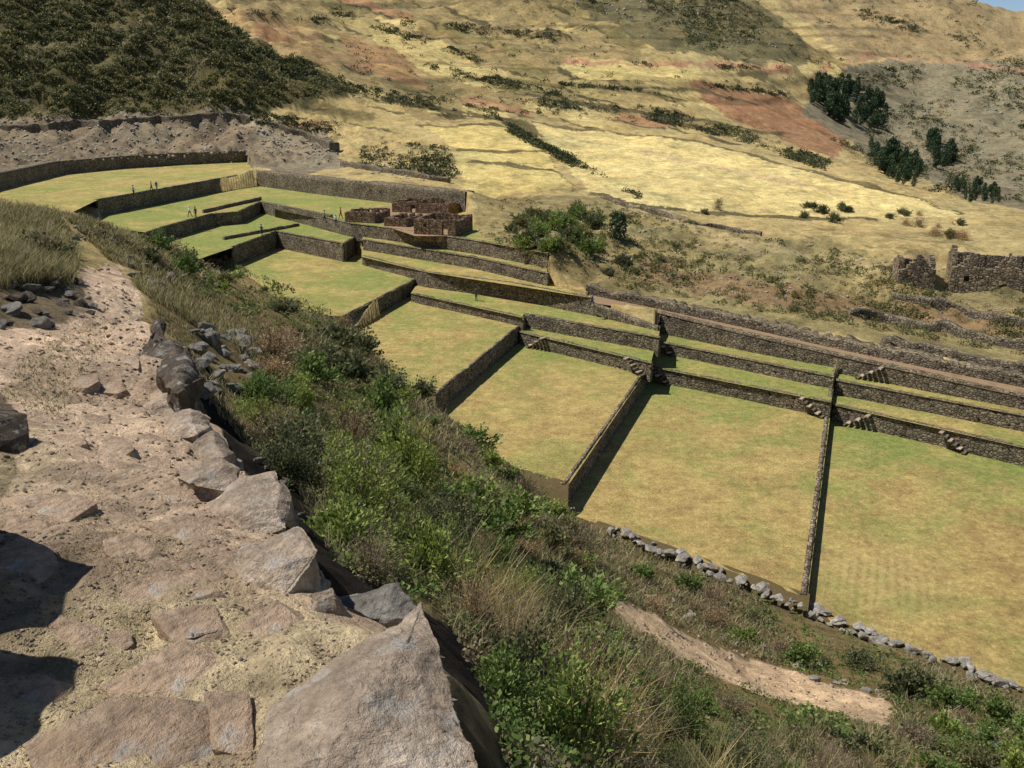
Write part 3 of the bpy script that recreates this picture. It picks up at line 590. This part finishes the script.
row=[(606,528),(660,552),(720,577),(803,612),(880,642),(960,670),(1024,695)]
for i in range(118):
    s=min(.9999,random.random() if i%3==0 else i/117)*(len(row)-1); j=min(int(s),len(row)-2); f_=s-j
    px=row[j][0]*(1-f_)+row[j+1][0]*f_; py=row[j][1]*(1-f_)+row[j+1][1]*f_
    z=.08 if px<803 else -.68; p=P(px+random.uniform(-5,5),py+random.uniform(-7,3),z)
    rock(p,random.choice([.16,.22,.28,.32,.38,.5]),RG,'grey stone of the tumbled row along the foot of the big lawns','tumbled stone row at the foot of the lawns')
# ---------- vegetation meshes
def leaves(cen,L,w,r_,up=.3,dirs=None):
    n_=len(cen); d=r_.normal(size=(n_,3)); 
    if dirs is not None: d=d*.7+dirs*1.1
    d[:,2]+=up; d/=np.linalg.norm(d,axis=1)[:,None]
    s=np.cross(d,r_.normal(size=(n_,3))); s/=np.linalg.norm(s,axis=1)[:,None]+1e-9
    l=(L*r_.uniform(.6,1.3,n_))[:,None]; w_=l*w
    V=np.stack([cen,cen+d*l*.5+s*w_,cen+d*l,cen+d*l*.5-s*w_],1)
    return V.reshape(-1,3),np.arange(4*n_).reshape(-1,4)
def blades(base,h,w,r_,lean=.35):
    n_=len(base); h=np.broadcast_to(h,(n_,))*r_.uniform(.5,1.25,n_); w=np.broadcast_to(w,(n_,))
    a=r_.uniform(0,6.28,n_); ld=np.stack([np.cos(a),np.sin(a),np.zeros(n_)],1)*(h*lean*r_.uniform(.2,1.6,n_))[:,None]
    b=r_.uniform(0,6.28,n_); sd=np.stack([np.cos(b),np.sin(b),np.zeros(n_)],1)*w[:,None]
    up=np.zeros((n_,3)); up[:,2]=1
    m_=base+up*(h*.55)[:,None]+ld*.35; t=base+up*h[:,None]*.95+ld
    V=np.stack([base-sd,base+sd,m_+sd*.7,m_-sd*.7,t+sd*.12,t-sd*.12],1).reshape(-1,3)
    i=np.arange(n_)*6; q=np.concatenate([np.stack([i,i+1,i+2,i+3],1),np.stack([i+3,i+2,i+4,i+5],1)])
    return V,q
def shrub_mesh(seed,nst,nl,L,w,mat,hgt=1.0,spread=.8,up=.3,sw=1.0):
    r_=np.random.default_rng(seed); cs=[];ds=[]; SV=[];SQ=[];k=0
    for i in range(nst):
        a=r_.uniform(0,6.28); el=r_.uniform(.25,1.5); ln=r_.uniform(.55,1.15)
        d=np.array([math.cos(a)*math.cos(el)*spread,math.sin(a)*math.cos(el)*spread,math.sin(el)*hgt])*ln
        s=r_.uniform(.3,1.0,nl)**.7; sway=r_.normal(0,.09,3)
        c=d[None]*s[:,None]+sway*(s**2)[:,None]+r_.normal(0,.065,(nl,3))
        cs.append(c); ds.append(np.repeat((d/np.linalg.norm(d))[None],nl,0))
        w_=.007*(1 if L<.09 else 1.6)*sw
        o1=np.array([math.sin(a),-math.cos(a),0])*w_; o2=np.array([0,0,w_])
        for o_ in (o1,o2):
            SV+= [-o_,o_,d*1.0+sway+o_*.4,d*1.0+sway-o_*.4]; SQ.append((k,k+1,k+2,k+3)); k+=4
    c=np.concatenate(cs); c[:,2]=np.abs(c[:,2]); V,Q_=leaves(c,L,w,r_,up,np.concatenate(ds))
    return mk_mesh('foliage',V,Q_,mat), mk_mesh('stems',SV,SQ,ST)
NEAR=[shrub_mesh(1,50,95,.085,.20,LG,1.0),shrub_mesh(2,44,80,.11,.13,LG,1.1),shrub_mesh(3,50,80,.06,.25,LO,.9),shrub_mesh(4,170,16,.045,.12,LD,1.0,sw=.8),shrub_mesh(5,46,90,.07,.22,LO,1.1),shrub_mesh(6,46,60,.09,.16,LG,1.6,.6)]
MID=[shrub_mesh(11,34,42,.13,.28,LG,.85),shrub_mesh(12,34,40,.13,.24,LG,.9),shrub_mesh(13,34,46,.12,.3,LO,.8),shrub_mesh(14,110,12,.09,.18,LD,.85),shrub_mesh(15,34,44,.13,.3,LO,.9),shrub_mesh(16,34,36,.14,.25,LG,1.4,.6)]
def tuft_mesh(seed,n_,h,w,mat,rad=.12,lean=.5):
    r_=np.random.default_rng(seed); b=np.zeros((n_,3)); b[:,:2]=r_.normal(0,rad,(n_,2))
    V,Q_=blades(b,h,w,r_,lean); return mk_mesh('grass_tuft',V,Q_,mat)
TUF=[tuft_mesh(i,150,.42,.004,GR,.12,.7) for i in range(3)]
def shrub(p,s,k,near,label,group):
    e=empty('shrub',(p[0],p[1],p[2]-.05*s),random.uniform(0,6.28)); e.scale=(s*random.uniform(.85,1.2),s*random.uniform(.85,1.2),s*random.uniform(.7,1.0))
    f,s_=(NEAR if near else MID)[k]
    a=ob('foliage',f,e); ob('stems',s_,e); tag(e,label,'shrub',group); return e
VEG=[(150,245),(230,262),(340,322),(400,372),(440,410),(500,455),(560,508),(620,540),(806,622),(1060,715),(1100,860),(510,860),(500,740),(460,640),(430,608),(345,575),(315,520),(285,475),(255,430),(272,380),(255,325),(180,290)]
TR=[(610,594),(700,637),(760,661),(897,704),(888,730),(750,692),(680,662),(606,612)]
TRS=[(590,588),(700,630),(760,655),(905,700),(900,752),(750,722),(680,694),(590,640)]
ROWX=[(590,515),(806,600),(1060,695),(1060,735),(806,640),(600,552)]
def sample(poly,n_,excl=None):
    xs=[p[0] for p in poly]; ys=[p[1] for p in poly]
    a=rng.uniform(min(xs),max(xs),n_*10); b=rng.uniform(min(ys),max(ys),n_*10)
    m_=pip(a,b,poly)
    if excl: m_&=~pip(a,b,excl)
    return a[m_][:n_],b[m_][:n_]
def dryness(a,b): return fbm(a*.011+9,b*.017+3,3)
names=['bright green leafy shrub','broad pale green shrub','dense dark olive shrub','dry brown twiggy shrub','dark green bushy shrub','tall slender green shrub']
px,py=sample(VEG,1200,TRS); k_=~pip(px,py,ROWX); px=px[k_];py=py[k_]; x,y,z,t=hit(px,py)
dr=dryness(px,py)
cnt=0
kept=[]
order=np.argsort(rng.random(len(t)))
for i in order:
    p=np.array([x[i],y[i],z[i]]); s=min(1.25,.38+.022*t[i])*random.choice([.5,.7,.9,1.1,1.35])
    if px[i]>600: s*=.8
    if px[i]<300 and t[i]>20: s*=.75
    if t[i]<4.2 or cnt>=225: continue
    if t[i]<6: s=min(s,.5)
    if any(np.linalg.norm(p-q_)<.5*(s+s2) for q_,s2 in kept): continue
    kept.append((p,s))
    if dr[i]>.12: k=random.choice([3,3,3,2,0])
    elif dr[i]>-.05: k=random.choice([0,2,3,4,3,1])
    else: k=random.choice([0,0,1,4,5,2,3])
    zone='near the largest boulder' if t[i]<10 else ('on the slope between the trail and the lawns' if px[i]<600 else 'on the slope around the lower footpath')
    shrub(p,s,k,t[i]<17,names[k]+' '+zone,names[k].replace('shrub','shrubs')+' '+zone); cnt+=1
px,py=sample(VEG,200,TR); x,y,z,t=hit(px,py); dr=dryness(px,py)
for i in range(len(px)):
    if t[i]>30 or t[i]<5.5 or dr[i]<-.05: continue
    o=ob('grass_tuft',random.choice(TUF)); o.location=(x[i],y[i],z[i]-.03); s=random.uniform(.7,1.3); o.scale=(s,s,s); tag(o,'straw coloured grass tuft among the shrubs of the near slope','grass','dry grass tufts on the near slope')
def veg_stuff(name,label,polys,n_,mat,size,nl,excl=None,seed=0,flat=.8,cat='scrub',Lf=.3,clump=0,dry=None):
    r_=np.random.default_rng(seed); A=[];B=[]
    for pl_,wt in polys:
        a,b=sample(pl_,int(n_*wt),excl)
        if clump:
            k_=fbm(a*.03+seed,b*.06,3)+r_.normal(0,.15,len(a))>-.05+clump*.1; a=a[k_];b=b[k_]
        if dry is not None:
            d_=dryness(a,b)+r_.normal(0,.1,len(a)); k_=(d_>dry[0])&(d_<dry[1]); a=a[k_];b=b[k_]
        A.append(a);B.append(b)
    a=np.concatenate(A); b=np.concatenate(B); x,y,z,t=hit(a,b); k_=t<1800; x,y,z,t=x[k_],y[k_],z[k_],t[k_]
    s=size(t)*r_.uniform(.35,1.0,len(t))**1.3*1.5
    m_=len(t); off=r_.normal(size=(m_,nl,3)); off/=np.linalg.norm(off,axis=2)[...,None]; off*=r_.uniform(.3,1,(m_,nl))[...,None]**.5; off[...,2]=np.abs(off[...,2])*flat
    cen=np.stack([x,y,z-.02],-1)[:,None]+off*s[:,None,None]
    Ls=np.repeat(s*Lf,nl); V,Q_=leaves(cen.reshape(-1,3),Ls,.35,r_,.2)
    o=ob(name,mk_mesh(name,V,Q_,mat)); tag(o,label,cat,kind='stuff'); return o
veg_stuff('undergrowth','low mixed olive undergrowth covering the near slope',[(VEG,1)],1900,LO,lambda t:.06+.008*t,44,TR,1,Lf=.28,cat='undergrowth',clump=.01)
veg_stuff('green_undergrowth','patches of fresh green herbs among the shrubs',[(VEG,1)],3400,LG,lambda t:.06+.007*t,42,TR,2,Lf=.28,cat='undergrowth',dry=(-9,.10))
veg_stuff('dry_undergrowth','dry brown herbs and twigs among the shrubs',[(VEG,1)],3800,LD,lambda t:.06+.007*t,40,TR,6,Lf=.24,cat='undergrowth',dry=(-.04,9))
a,b=sample(VEG,42000,TR); d_=dryness(a,b)+np.random.default_rng(4).normal(0,.1,len(a)); k_=d_>.0; a=a[k_];b=b[k_]; x,y,z,t=hit(a,b); k_=(t>5)&((t>12)|(np.random.default_rng(1).random(len(t))<.6)); x,y,z,t=x[k_],y[k_],z[k_],t[k_]; base=np.stack([x,y,z-.02],1)
base=np.repeat(base,3,0)+rng.normal(0,.03,(len(base)*3,3))*[1,1,.2]; tt=np.repeat(t,3)
V,Q_=blades(base,.10+.007*np.minimum(tt,40),np.maximum(.0025,tt*.0005),rng,.8)
tag(ob('slope_grass',mk_mesh('slope_grass',V,Q_,GG)),'mixed dry and green grass on the slope below the trail','grass',kind='stuff')
GL=[([(-20,205),(60,215),(80,258),(75,285),(0,290),(-20,290)],9000,.3),([(60,215),(170,235),(180,285),(110,262)],4000,.2),([(150,300),(190,330),(262,430),(300,500),(290,480),(240,440),(180,370)],900,.08),([(130,285),(160,262),(210,290),(255,325),(262,380),(230,340),(190,325)],2000,.2),([(90,480),(200,560),(150,590),(60,560)],900,.016),([(100,600),(230,590),(250,650),(120,660)],800,.012),([(20,620),(130,620),(150,690),(30,720)],400,.012),([(40,330),(120,320),(60,420),(0,400)],900,.04)]
VV=[];QQ=[];k=0
for pl_,n_,h in GL:
    a,b=sample(pl_,n_); x,y,z,t=hit(a,b); base=np.stack([x,y,z-.005],1); base=np.repeat(base,2,0)+rng.normal(0,.02,(len(base)*2,3))*[1,1,.1]; tt=np.repeat(t,2)
    V,Q_=blades(base,h,np.maximum(.0012,tt*.0005),rng,.6 if h>.05 else 1.5); VV.append(V); QQ.append(Q_+k); k+=len(V)
tag(ob('dry_grass',mk_mesh('dry_grass',np.concatenate(VV),np.concatenate(QQ),GR)),'straw coloured dry grass on the left bank and trail edges','grass',kind='stuff')
oc=np.array([(1,0,0),(-1,0,0),(0,1,0),(0,-1,0),(0,0,.7),(0,0,-.7)],float)
T_=np.array([(0,2,4),(2,1,4),(1,3,4),(3,0,4),(2,0,5),(1,2,5),(3,1,5),(0,3,5)])
def grit(name,label,polys,lo,hi,mat,seed=5,pw=1.6):
    A=[];B=[]
    for pl_,n_ in polys:
        a,b=sample(pl_,n_); A.append(a);B.append(b)
    a=np.concatenate(A);b=np.concatenate(B); x,y,z,t=hit(a,b); k_=t<1500; x,y,z,t=x[k_],y[k_],z[k_],t[k_]; n_=len(t)
    s=np.random.default_rng(seed).uniform(lo,hi,n_)**pw*t/F
    rv=oc[None]*s[:,None,None]*rng.uniform(.55,1.35,(n_,6,3))+rng.normal(0,.18,(n_,6,3))*s[:,None,None]
    V=(np.stack([x,y,z],1)[:,None]+rv).reshape(-1,3); Q_=(T_[None]+np.arange(n_)[:,None,None]*6).reshape(-1,3)
    tag(ob(name,mk_mesh(name,V,Q_,mat)),label,name.replace('_',' '),kind='stuff')
DP=[(0,770),(430,770),(330,610),(300,540),(250,480),(190,420),(150,330),(118,265),(80,270),(80,320),(0,340),(0,450)]
grit('gravel','small stones and grit scattered on the dirt trail',[(DP,4200),(TR,260)],.6,2.2,MR)
grit('field_stones','loose stones strewn over the rocky ground behind the upper lawns and on the bank',[([(-20,120),(250,114),(335,150),(330,168),(240,156),(60,162),(-20,180)],1100),([(240,116),(330,132),(345,168),(262,150)],260),([(360,150),(450,165),(440,185),(370,176)],80),([(480,205),(600,205),(760,240),(1040,290),(1040,345),(900,320),(600,280)],700),([(560,0),(720,0),(800,50),(650,45)],150),([(850,70),(1024,60),(1024,200),(870,155)],200),([(-20,-20),(180,-10),(250,50),(330,78),(250,108),(-20,120)],350)],.7,1.9,MRg,9,1.3)
# ---------- far vegetation
HILL=[(-20,-20),(185,-10),(258,46),(340,76),(352,94),(250,110),(130,117),(-20,122)]
veg_stuff('hill_scrub','dark scrub covering the steep left hill',[(HILL,1)],9500,LF,lambda t:.0034*t+.1,24,None,3,Lf=.45,clump=-1.6)
veg_stuff('hill_green_scrub','greener bushes among the dark scrub of the left hill',[(HILL,1)],2600,LO,lambda t:.0036*t+.1,24,None,23,Lf=.45,clump=-1.0)
veg_stuff('hilltop_scrub','sparse scrub on the rocky hilltop and the right hillside',[([(560,-10),(720,-10),(800,40),(800,62),(650,45)],.45),([(850,70),(1024,60),(1024,205),(980,200),(870,155)],.55)],3200,LF,lambda t:.0032*t+.1,24,None,13,Lf=.42,clump=.01)
def ln(x0,y0,x1,y1,w_=3): return [(x0,y0),(x1,y1),(x1,y1+w_),(x0,y0+w_)]
lines=[(ln(340,84,500,110,13),.12),(ln(635,106,740,130,12),.11),(ln(740,130,830,162,12),.09),(ln(508,124,575,160,9),.09),
(ln(200,8,330,20,5),.02),(ln(330,8,480,58,7),.05),(ln(430,66,560,92,7),.05),(ln(560,84,640,90),.02),(ln(700,84,790,96),.02),(ln(400,18,560,36,8),.05),(ln(640,64,760,68),.02),
(ln(360,146,450,160,22),.06),(ln(230,108,340,126,14),.06),(ln(520,98,640,112,7),.04),(ln(860,10,1000,48,10),.04),(ln(575,160,640,196,5),.02),(ln(280,60,345,84,14),.05),([(380,140),(450,150),(460,180),(400,175)],.05),([(260,-10),(1000,-10),(1000,60),(600,120),(400,110)],.14),([(820,135),(960,180),(1000,205),(900,185)],.07),([(420,70),(640,110),(640,125),(430,110)],.04)]
veg_stuff('hedge_scrub','hedge lines and scattered bushes dividing the far fields',lines,6600,LF,lambda t:.0027*t+.2,24,None,8,Lf=.42,clump=-.8)
bank=[([(480,200),(600,200),(760,240),(900,262),(1040,290),(1040,360),(900,335),(600,285),(540,262),(480,238)],1)]
veg_stuff('bank_scrub','low olive scrub on the bank above the red path',bank,2400,LO,lambda t:.5+0*t,34,None,4,Lf=.4,clump=.01)
veg_stuff('bank_dry_scrub','dry brown scrub on the bank above the red path',bank,1200,LD,lambda t:.35+0*t,30,None,14,Lf=.35,clump=.01)
def place_shrubs(poly,n_,smin,smax,k,label,group):
    a,b=sample(poly,n_); x,y,z,t=hit(a,b)
    for i in range(len(a)):
        f,s_=MID[random.choice(k)]; s=random.uniform(smin,smax)
        o=ob('shrub',f); o.location=(x[i],y[i],z[i]-.1); o.scale=(s,s,s*.95); o.rotation_euler=(0,0,random.uniform(0,6)); tag(o,label,'shrub',group)
place_shrubs([(505,228),(540,210),(600,212),(605,250),(560,262),(520,252)],30,1.5,2.8,[0,2,4],'large green bush of the thicket right of the ruins','thicket right of the ruins')
place_shrubs([(600,262),(660,258),(665,278),(600,280)],7,1.0,1.8,[2,4],'olive bush on the bank above the start of the red path','bushes above the start of the red path')
place_shrubs([(792,206),(850,210),(848,226),(795,222)],8,1.3,2.0,[2,4],'dark bush in the clump at the lower edge of the dry field','bush clump at the lower edge of the dry field')
place_shrubs([(880,210),(960,222),(965,250),(900,240)],14,1.1,2.1,[2,3,4],'dark bush above the right hand ruins','bushes above the right hand ruins')
place_shrubs([(700,204),(730,206),(728,218),(702,216)],3,1.2,1.8,[2,3],'bush at the edge of the dry field above the bank','bushes at the dry field edge')
place_shrubs([(125,226),(200,260),(260,288),(250,300),(190,285),(130,258)],10,.6,1.0,[2,0,4,3],'bush at the shoulder of the slope in front of the curved plots','bushes on the shoulder before the curved plots')
place_shrubs([(10,235),(50,240),(72,262),(60,275),(15,260)],3,.4,.7,[2,3],'small dark bush in the dry grass of the left bank','small bushes on the left bank')
def tree_mesh(seed,h,r0,mat):
    r_=np.random.default_rng(seed); n_=520; s=r_.uniform(.12,1,n_)
    rad=r0*np.sin(np.clip(s,0,1)*math.pi*.93)**.6*(1.1-.35*s)*r_.uniform(.5,1.15,n_); a=r_.uniform(0,6.28,n_)
    c=np.stack([np.cos(a)*rad,np.sin(a)*rad,s*h],1)+r_.normal(0,.3,(n_,3)); V,Q_=leaves(c,h*.09,.4,r_,.1)
    cr_=mk_mesh('crown',V,Q_,mat)
    ring=6; V=[];Q=[]
    for j,(zz,rr_) in enumerate([(-.3,h*.022),(h*.4,h*.014),(h*.85,h*.005)]):
        for i in range(ring): V.append((math.cos(i*6.283/ring)*rr_+.1*math.sin(zz),math.sin(i*6.283/ring)*rr_,zz))
    for j in range(2):
        for i in range(ring): Q.append((j*ring+i,j*ring+(i+1)%ring,(j+1)*ring+(i+1)%ring,(j+1)*ring+i))
    return cr_,mk_mesh('trunk',V,Q,ST)
EU=[tree_mesh(i,11,2.6,LE) for i in range(3)]
def trees(poly,n_,label,group,smin=.45,smax=.8):
    a,b=sample(poly,n_); x,y,z,t=hit(a,b)
    for i in range(len(a)):
        s=random.uniform(smin,smax)*min(1.2,t[i]/480); e=empty('eucalyptus_tree',(x[i],y[i],z[i]),random.uniform(0,6)); e.scale=(s,s,s); c_,t_=random.choice(EU); ob('crown',c_,e); ob('trunk',t_,e); tag(e,label,'tree',group)
trees([(806,86),(850,90),(885,108),(886,132),(840,126),(812,108)],120,'dark eucalyptus in the highest grove on the right hillside','highest eucalyptus grove')
trees([(864,144),(890,152),(922,172),(912,192),(880,176)],75,'dark eucalyptus in the middle grove on the right hillside','middle eucalyptus grove')
trees([(926,142),(950,152),(959,172),(935,169)],40,'dark eucalyptus in the small grove near the right edge','small eucalyptus grove')
trees([(950,180),(1000,190),(998,206),(960,202)],40,'low dark tree beyond the dry field at right','low trees beyond the dry field',.3,.5)
for px_,py_ in ((614,243),(620,246)):
    p=hit([px_],[py_]); e=empty('small_tree',(p[0][0],p[1][0],p[2][0])); e.scale=(.33,.33,.36); c_,t_=EU[0]; ob('crown',c_,e); ob('trunk',t_,e); tag(e,'small dark tree beside the thicket, '+('left' if px_<616 else 'right')+' one of the pair','tree')
# ---------- ruins
def panel(name,L,H,T,openings,parent,loc,rz,jag=.25,seed=0,gable=0,mat=MWr,peaks=0):
    r_=random.Random(seed); xs={0.0,L}
    for a,b,c,d in openings: xs|={a,b}
    k=0
    while k*.28<L: xs.add(round(k*.28,4)); k+=1
    xs=sorted(xs); bm=bmesh.new(); uvl=bm.loops.layers.uv.new('UVMap')
    for a,b in zip(xs[:-1],xs[1:]):
        m_=(a+b)/2; wob=float(fbm(np.array([m_*.45+seed*3.7]),np.array([seed*1.3]),3)[0])
        hh=H+gable*(1-abs(m_-L/2)/(L/2))+wob*jag*2.2+r_.uniform(-.08,.06)
        if peaks: hh+=1.9*max(0,1-abs(((m_/L*peaks)%1)-.5)/.36)-.6
        iv=[(-.9,hh)]
        for (o0,o1,z0,z1) in openings:
            if o0-1e-6<=a and b<=o1+1e-6:
                ni=[]
                for (p0,p1) in iv:
                    if z0>p0: ni.append((p0,min(z0,p1)))
                    if z1<p1: ni.append((max(z1,p0),p1))
                iv=[v for v in ni if v[1]-v[0]>.02]
        for (z0,z1) in iv:
            j1=r_.uniform(-.03,.03)
            co=[(x_,y_,z_) for z_ in(z0,z1) for x_,y_ in((a,j1),(b,j1),(b,T+j1),(a,T+j1))]
            vs=[bm.verts.new(c_) for c_ in co]
            for f_ in((0,1,5,4),(1,2,6,5),(2,3,7,6),(3,0,4,7),(4,5,6,7),(3,2,1,0)):
                fc=bm.faces.new([vs[i] for i in f_])
                for lp in fc.loops: lp[uvl].uv=(lp.vert.co.x+lp.vert.co.y,lp.vert.co.z)
    me=bpy.data.meshes.new(name); bm.to_mesh(me); bm.free(); me.materials.append(mat)
    o=ob(name,me,parent,loc); o.rotation_euler=(0,0,rz); return o
def ruin(label,p,rz,L,Wd,H,door=None,gable=0,seed=0,niches=(),jag=.15,mat=MWr,peaks=0):
    e=empty('ruined_building',tuple(p),rz); T=.55
    f_=([(door[0],door[1],0,min(1.8,H-.3))] if door else [])
    panel('front_wall',L,H,T,f_+list(niches),e,(0,0,0),0,jag,seed,mat=mat,peaks=peaks)
    panel('back_wall',L,H*1.05,T,[(L*.3,L*.3+.6,1.0,1.4),(L*.65,L*.65+.6,1.0,1.4)],e,(0,Wd,0),0,jag,seed+1,mat=mat)
    panel('side_wall',Wd-T,H,T,[],e,(T-.01,T+.01,0),math.pi/2,jag,seed+2,gable,mat)
    panel('side_wall',Wd-T,H,T,[],e,(L+.01,T+.01,0),math.pi/2,jag,seed+3,gable,mat)
    tag(e,label,'ruin'); return e
rzz=math.radians(-20)
ruin('leftmost small roofless ruin room with a low front wall',P(345,222,10),rzz,5.0,4.5,1.5,seed=1)
ruin('square roofless ruin room left of the doorway ruin',P(384,226,10),rzz,3.6,5,1.2,seed=5)
ruin('central roofless ruin with a dark doorway',P(414,234,10),rzz,6.2,5.5,2.1,door=(4.2,5.04),niches=[(1.4,1.96,1.0,1.5)],seed=9)
ruin('rear roofless ruin behind the doorway ruin',P(392,212,10),rzz,10,6,1.6,door=(3.36,4.2),seed=13)
MW2=stone_mat('hill_ruin_masonry',lin((160,144,120)),lin((64,54,42)),2.4)
x,y,z,t=hit([897,948],[286,294])
ruin('small square roofless ruin on the bank at right',(x[0],y[0],z[0]-.2),math.radians(-12),4.0,3.2,2.5,gable=.9,seed=21,niches=[(.84,1.4,1.0,1.6)],mat=MW2,peaks=1,jag=.15)
ruin('largest ruin at the right edge with tall jagged walls and niches',(x[1],y[1],z[1]-.4),math.radians(-20),11.5,5,3.8,door=(5.04,5.88),gable=1.6,seed=25,niches=[(1.4,1.96,1.5,2.2),(3.08,3.64,1.5,2.2),(7.56,8.12,1.5,2.2),(9.24,9.8,1.5,2.2)],jag=.2,mat=MW2,peaks=3)
# ---------- people
def person_mesh(pose):
    J={'pel':(0,0,.95,.13),'che':(0,0,1.25,.15),'nek':(0,.01,1.47,.06),'hed':(0,.02,1.62,.1),'top':(0,.02,1.70,.07)}
    st2=.28 if pose=='walk' else .06
    for s,n_ in((-1,'l'),(1,'r')):
        f=st2*s
        J['hip'+n_]=(.1*s,0,.88,.095); J['kne'+n_]=(.11*s,f*.5+.03,.5,.065); J['ank'+n_]=(.11*s,f,.09,.045); J['toe'+n_]=(.12*s,f+.17,.04,.04)
        J['sho'+n_]=(.19*s,0,1.40,.065); J['elb'+n_]=(.25*s,-f*.4-.02,1.13,.045); J['wri'+n_]=(.24*s,-f*.6+.08,.88,.033); J['han'+n_]=(.24*s,-f*.6+.11,.78,.032)
    if pose=='arm': J['elbr']=(.34,.2,1.25,.045); J['wrir']=(.25,.42,1.32,.033); J['hanr']=(.22,.5,1.34,.03)
    E=[('pel','che'),('che','nek'),('nek','hed'),('hed','top')]
    for n_ in 'lr': E+=[('pel','hip'+n_),('hip'+n_,'kne'+n_),('kne'+n_,'ank'+n_),('ank'+n_,'toe'+n_),('che','sho'+n_),('sho'+n_,'elb'+n_),('elb'+n_,'wri'+n_),('wri'+n_,'han'+n_)]
    ks=list(J); me=bpy.data.meshes.new('pm'); me.from_pydata([J[k][:3] for k in ks],[(ks.index(a),ks.index(b)) for a,b in E],[])
    o=bpy.data.objects.new('pm',me); C.objects.link(o); md=o.modifiers.new('s','SKIN'); sv=me.skin_vertices[0].data
    for i,k in enumerate(ks): sv[i].radius=(J[k][3],J[k][3]*.85)
    sv[0].use_root=True; o.modifiers.new('b','SUBSURF').levels=2
    dg=bpy.context.evaluated_depsgraph_get(); m2=bpy.data.meshes.new_from_object(o.evaluated_get(dg)); bpy.data.objects.remove(o); return m2
SK=plain('skin',(.42,.26,.17)); HR=plain('dark_hair',(.03,.02,.015))
def cloth(c): return plain('cloth',c)
PM={k:person_mesh(k) for k in('stand','walk','arm')}
def person(p,rz,pose,top,leg,label,hat=None):
    e=empty('person',tuple(p),rz); m=PM[pose].copy(); m.materials.clear()
    for x_ in(SK,cloth(top),cloth(leg),HR): m.materials.append(x_)
    for f in m.polygons:
        c=f.center; i=0
        if c.z<.07: i=3
        elif c.z<.97 and abs(c.x)<.21: i=2
        elif c.z<1.46 and not(c.z<.9): i=1
        f.material_index=i; f.use_smooth=True
    ob('body',m,e)
    bm=bmesh.new(); bmesh.ops.create_uvsphere(bm,u_segments=14,v_segments=8,radius=.12)
    for v in bm.verts:
        v.co.z*=.75
        if hat and v.co.z<0: v.co.x*=1.5; v.co.y*=1.5; v.co.z*=.2
    me=bpy.data.meshes.new('hair'); bm.to_mesh(me); bm.free(); me.materials.append(cloth(hat) if hat else HR)
    ob('hat' if hat else 'hair',me,e,(0,-.005,1.69)); tag(e,label,'person')
ppl=[(134,196,12.5,'stand',(.5,.5,.5),(.05,.06,.1),'person in a pale top, left of the three on the curved lawn',None),
(152,192,12.5,'walk',(.4,.05,.05),(.05,.05,.07),'person in a red top, middle of the three on the curved lawn',None),
(157,191,12.5,'stand',(.06,.08,.2),(.25,.22,.16),'person in dark blue, right of the three on the curved lawn',(.6,.55,.4)),
(190,217,10,'walk',(.7,.7,.68),(.04,.05,.1),'person in white on the plot below the curved lawn, left of two',(.7,.65,.5)),
(196,218,10,'stand',(.08,.1,.12),(.04,.05,.08),'person in black on the plot below the curved lawn, right of two',None),
(262,236,8,'arm',(.08,.1,.3),(.05,.05,.06),'person in blue standing on the small green plot',None),
(336,226,10,'stand',(.6,.58,.5),(.06,.06,.09),'person in a light top left of the ruins',(.5,.42,.3)),
(341,219,10,'walk',(.35,.06,.05),(.05,.05,.06),'person in dark red walking beside the leftmost ruin',None),
(476,301,4.7,'stand',(.05,.05,.06),(.08,.09,.14),'person in black on the grass strip under the long wall',None),
(592,308,5.9,'walk',(.1,.12,.25),(.04,.04,.05),'person in dark blue at the start of the red path',None),
(325,222,10,'walk',(.1,.3,.12),(.06,.05,.05),'person in green near the high sunlit wall',None)]
for i,(a,b,z_,po,tc_,lc,lb,ht) in enumerate(ppl): person(P(a,b,z_),random.uniform(0,6),po,tc_,lc,lb,ht)
# ---------- light, sky, camera
el=math.radians(59); az=math.radians(-84)
sd=Vector((math.sin(az)*math.cos(el),math.cos(az)*math.cos(el),math.sin(el)))
L=bpy.data.lights.new('sun','SUN'); L.energy=5.0; L.angle=math.radians(.5); L.color=(1,.97,.92)
so=bpy.data.objects.new('sun',L); C.objects.link(so); so.rotation_euler=(-sd).to_track_quat('-Z','Y').to_euler(); so.location=(0,0,100)
w=bpy.data.worlds.new('World'); bpy.context.scene.world=w; w.use_nodes=True; nt=w.node_tree
sk=nt.nodes.new('ShaderNodeTexSky'); sk.sky_type='NISHITA'; sk.sun_disc=False; sk.sun_elevation=el; sk.sun_rotation=az; sk.altitude=3500
bg=nt.nodes['Background']; bg.inputs['Strength'].default_value=.095; nt.links.new(sk.outputs[0],bg.inputs['Color'])
cam=bpy.data.cameras.new('camera'); cam.sensor_width=36; cam.lens=36*F/1024; cam.clip_start=.1; cam.clip_end=6000
co_=bpy.data.objects.new('camera',cam); C.objects.link(co_); co_.location=(0,0,CAMZ); co_.rotation_euler=(math.radians(90)-TH,0,0)
bpy.context.scene.camera=co_
sc=bpy.context.scene; sc.view_settings.view_transform='Standard'; sc.view_settings.look='None'; sc.view_settings.exposure=0
print('shrubs',cnt)
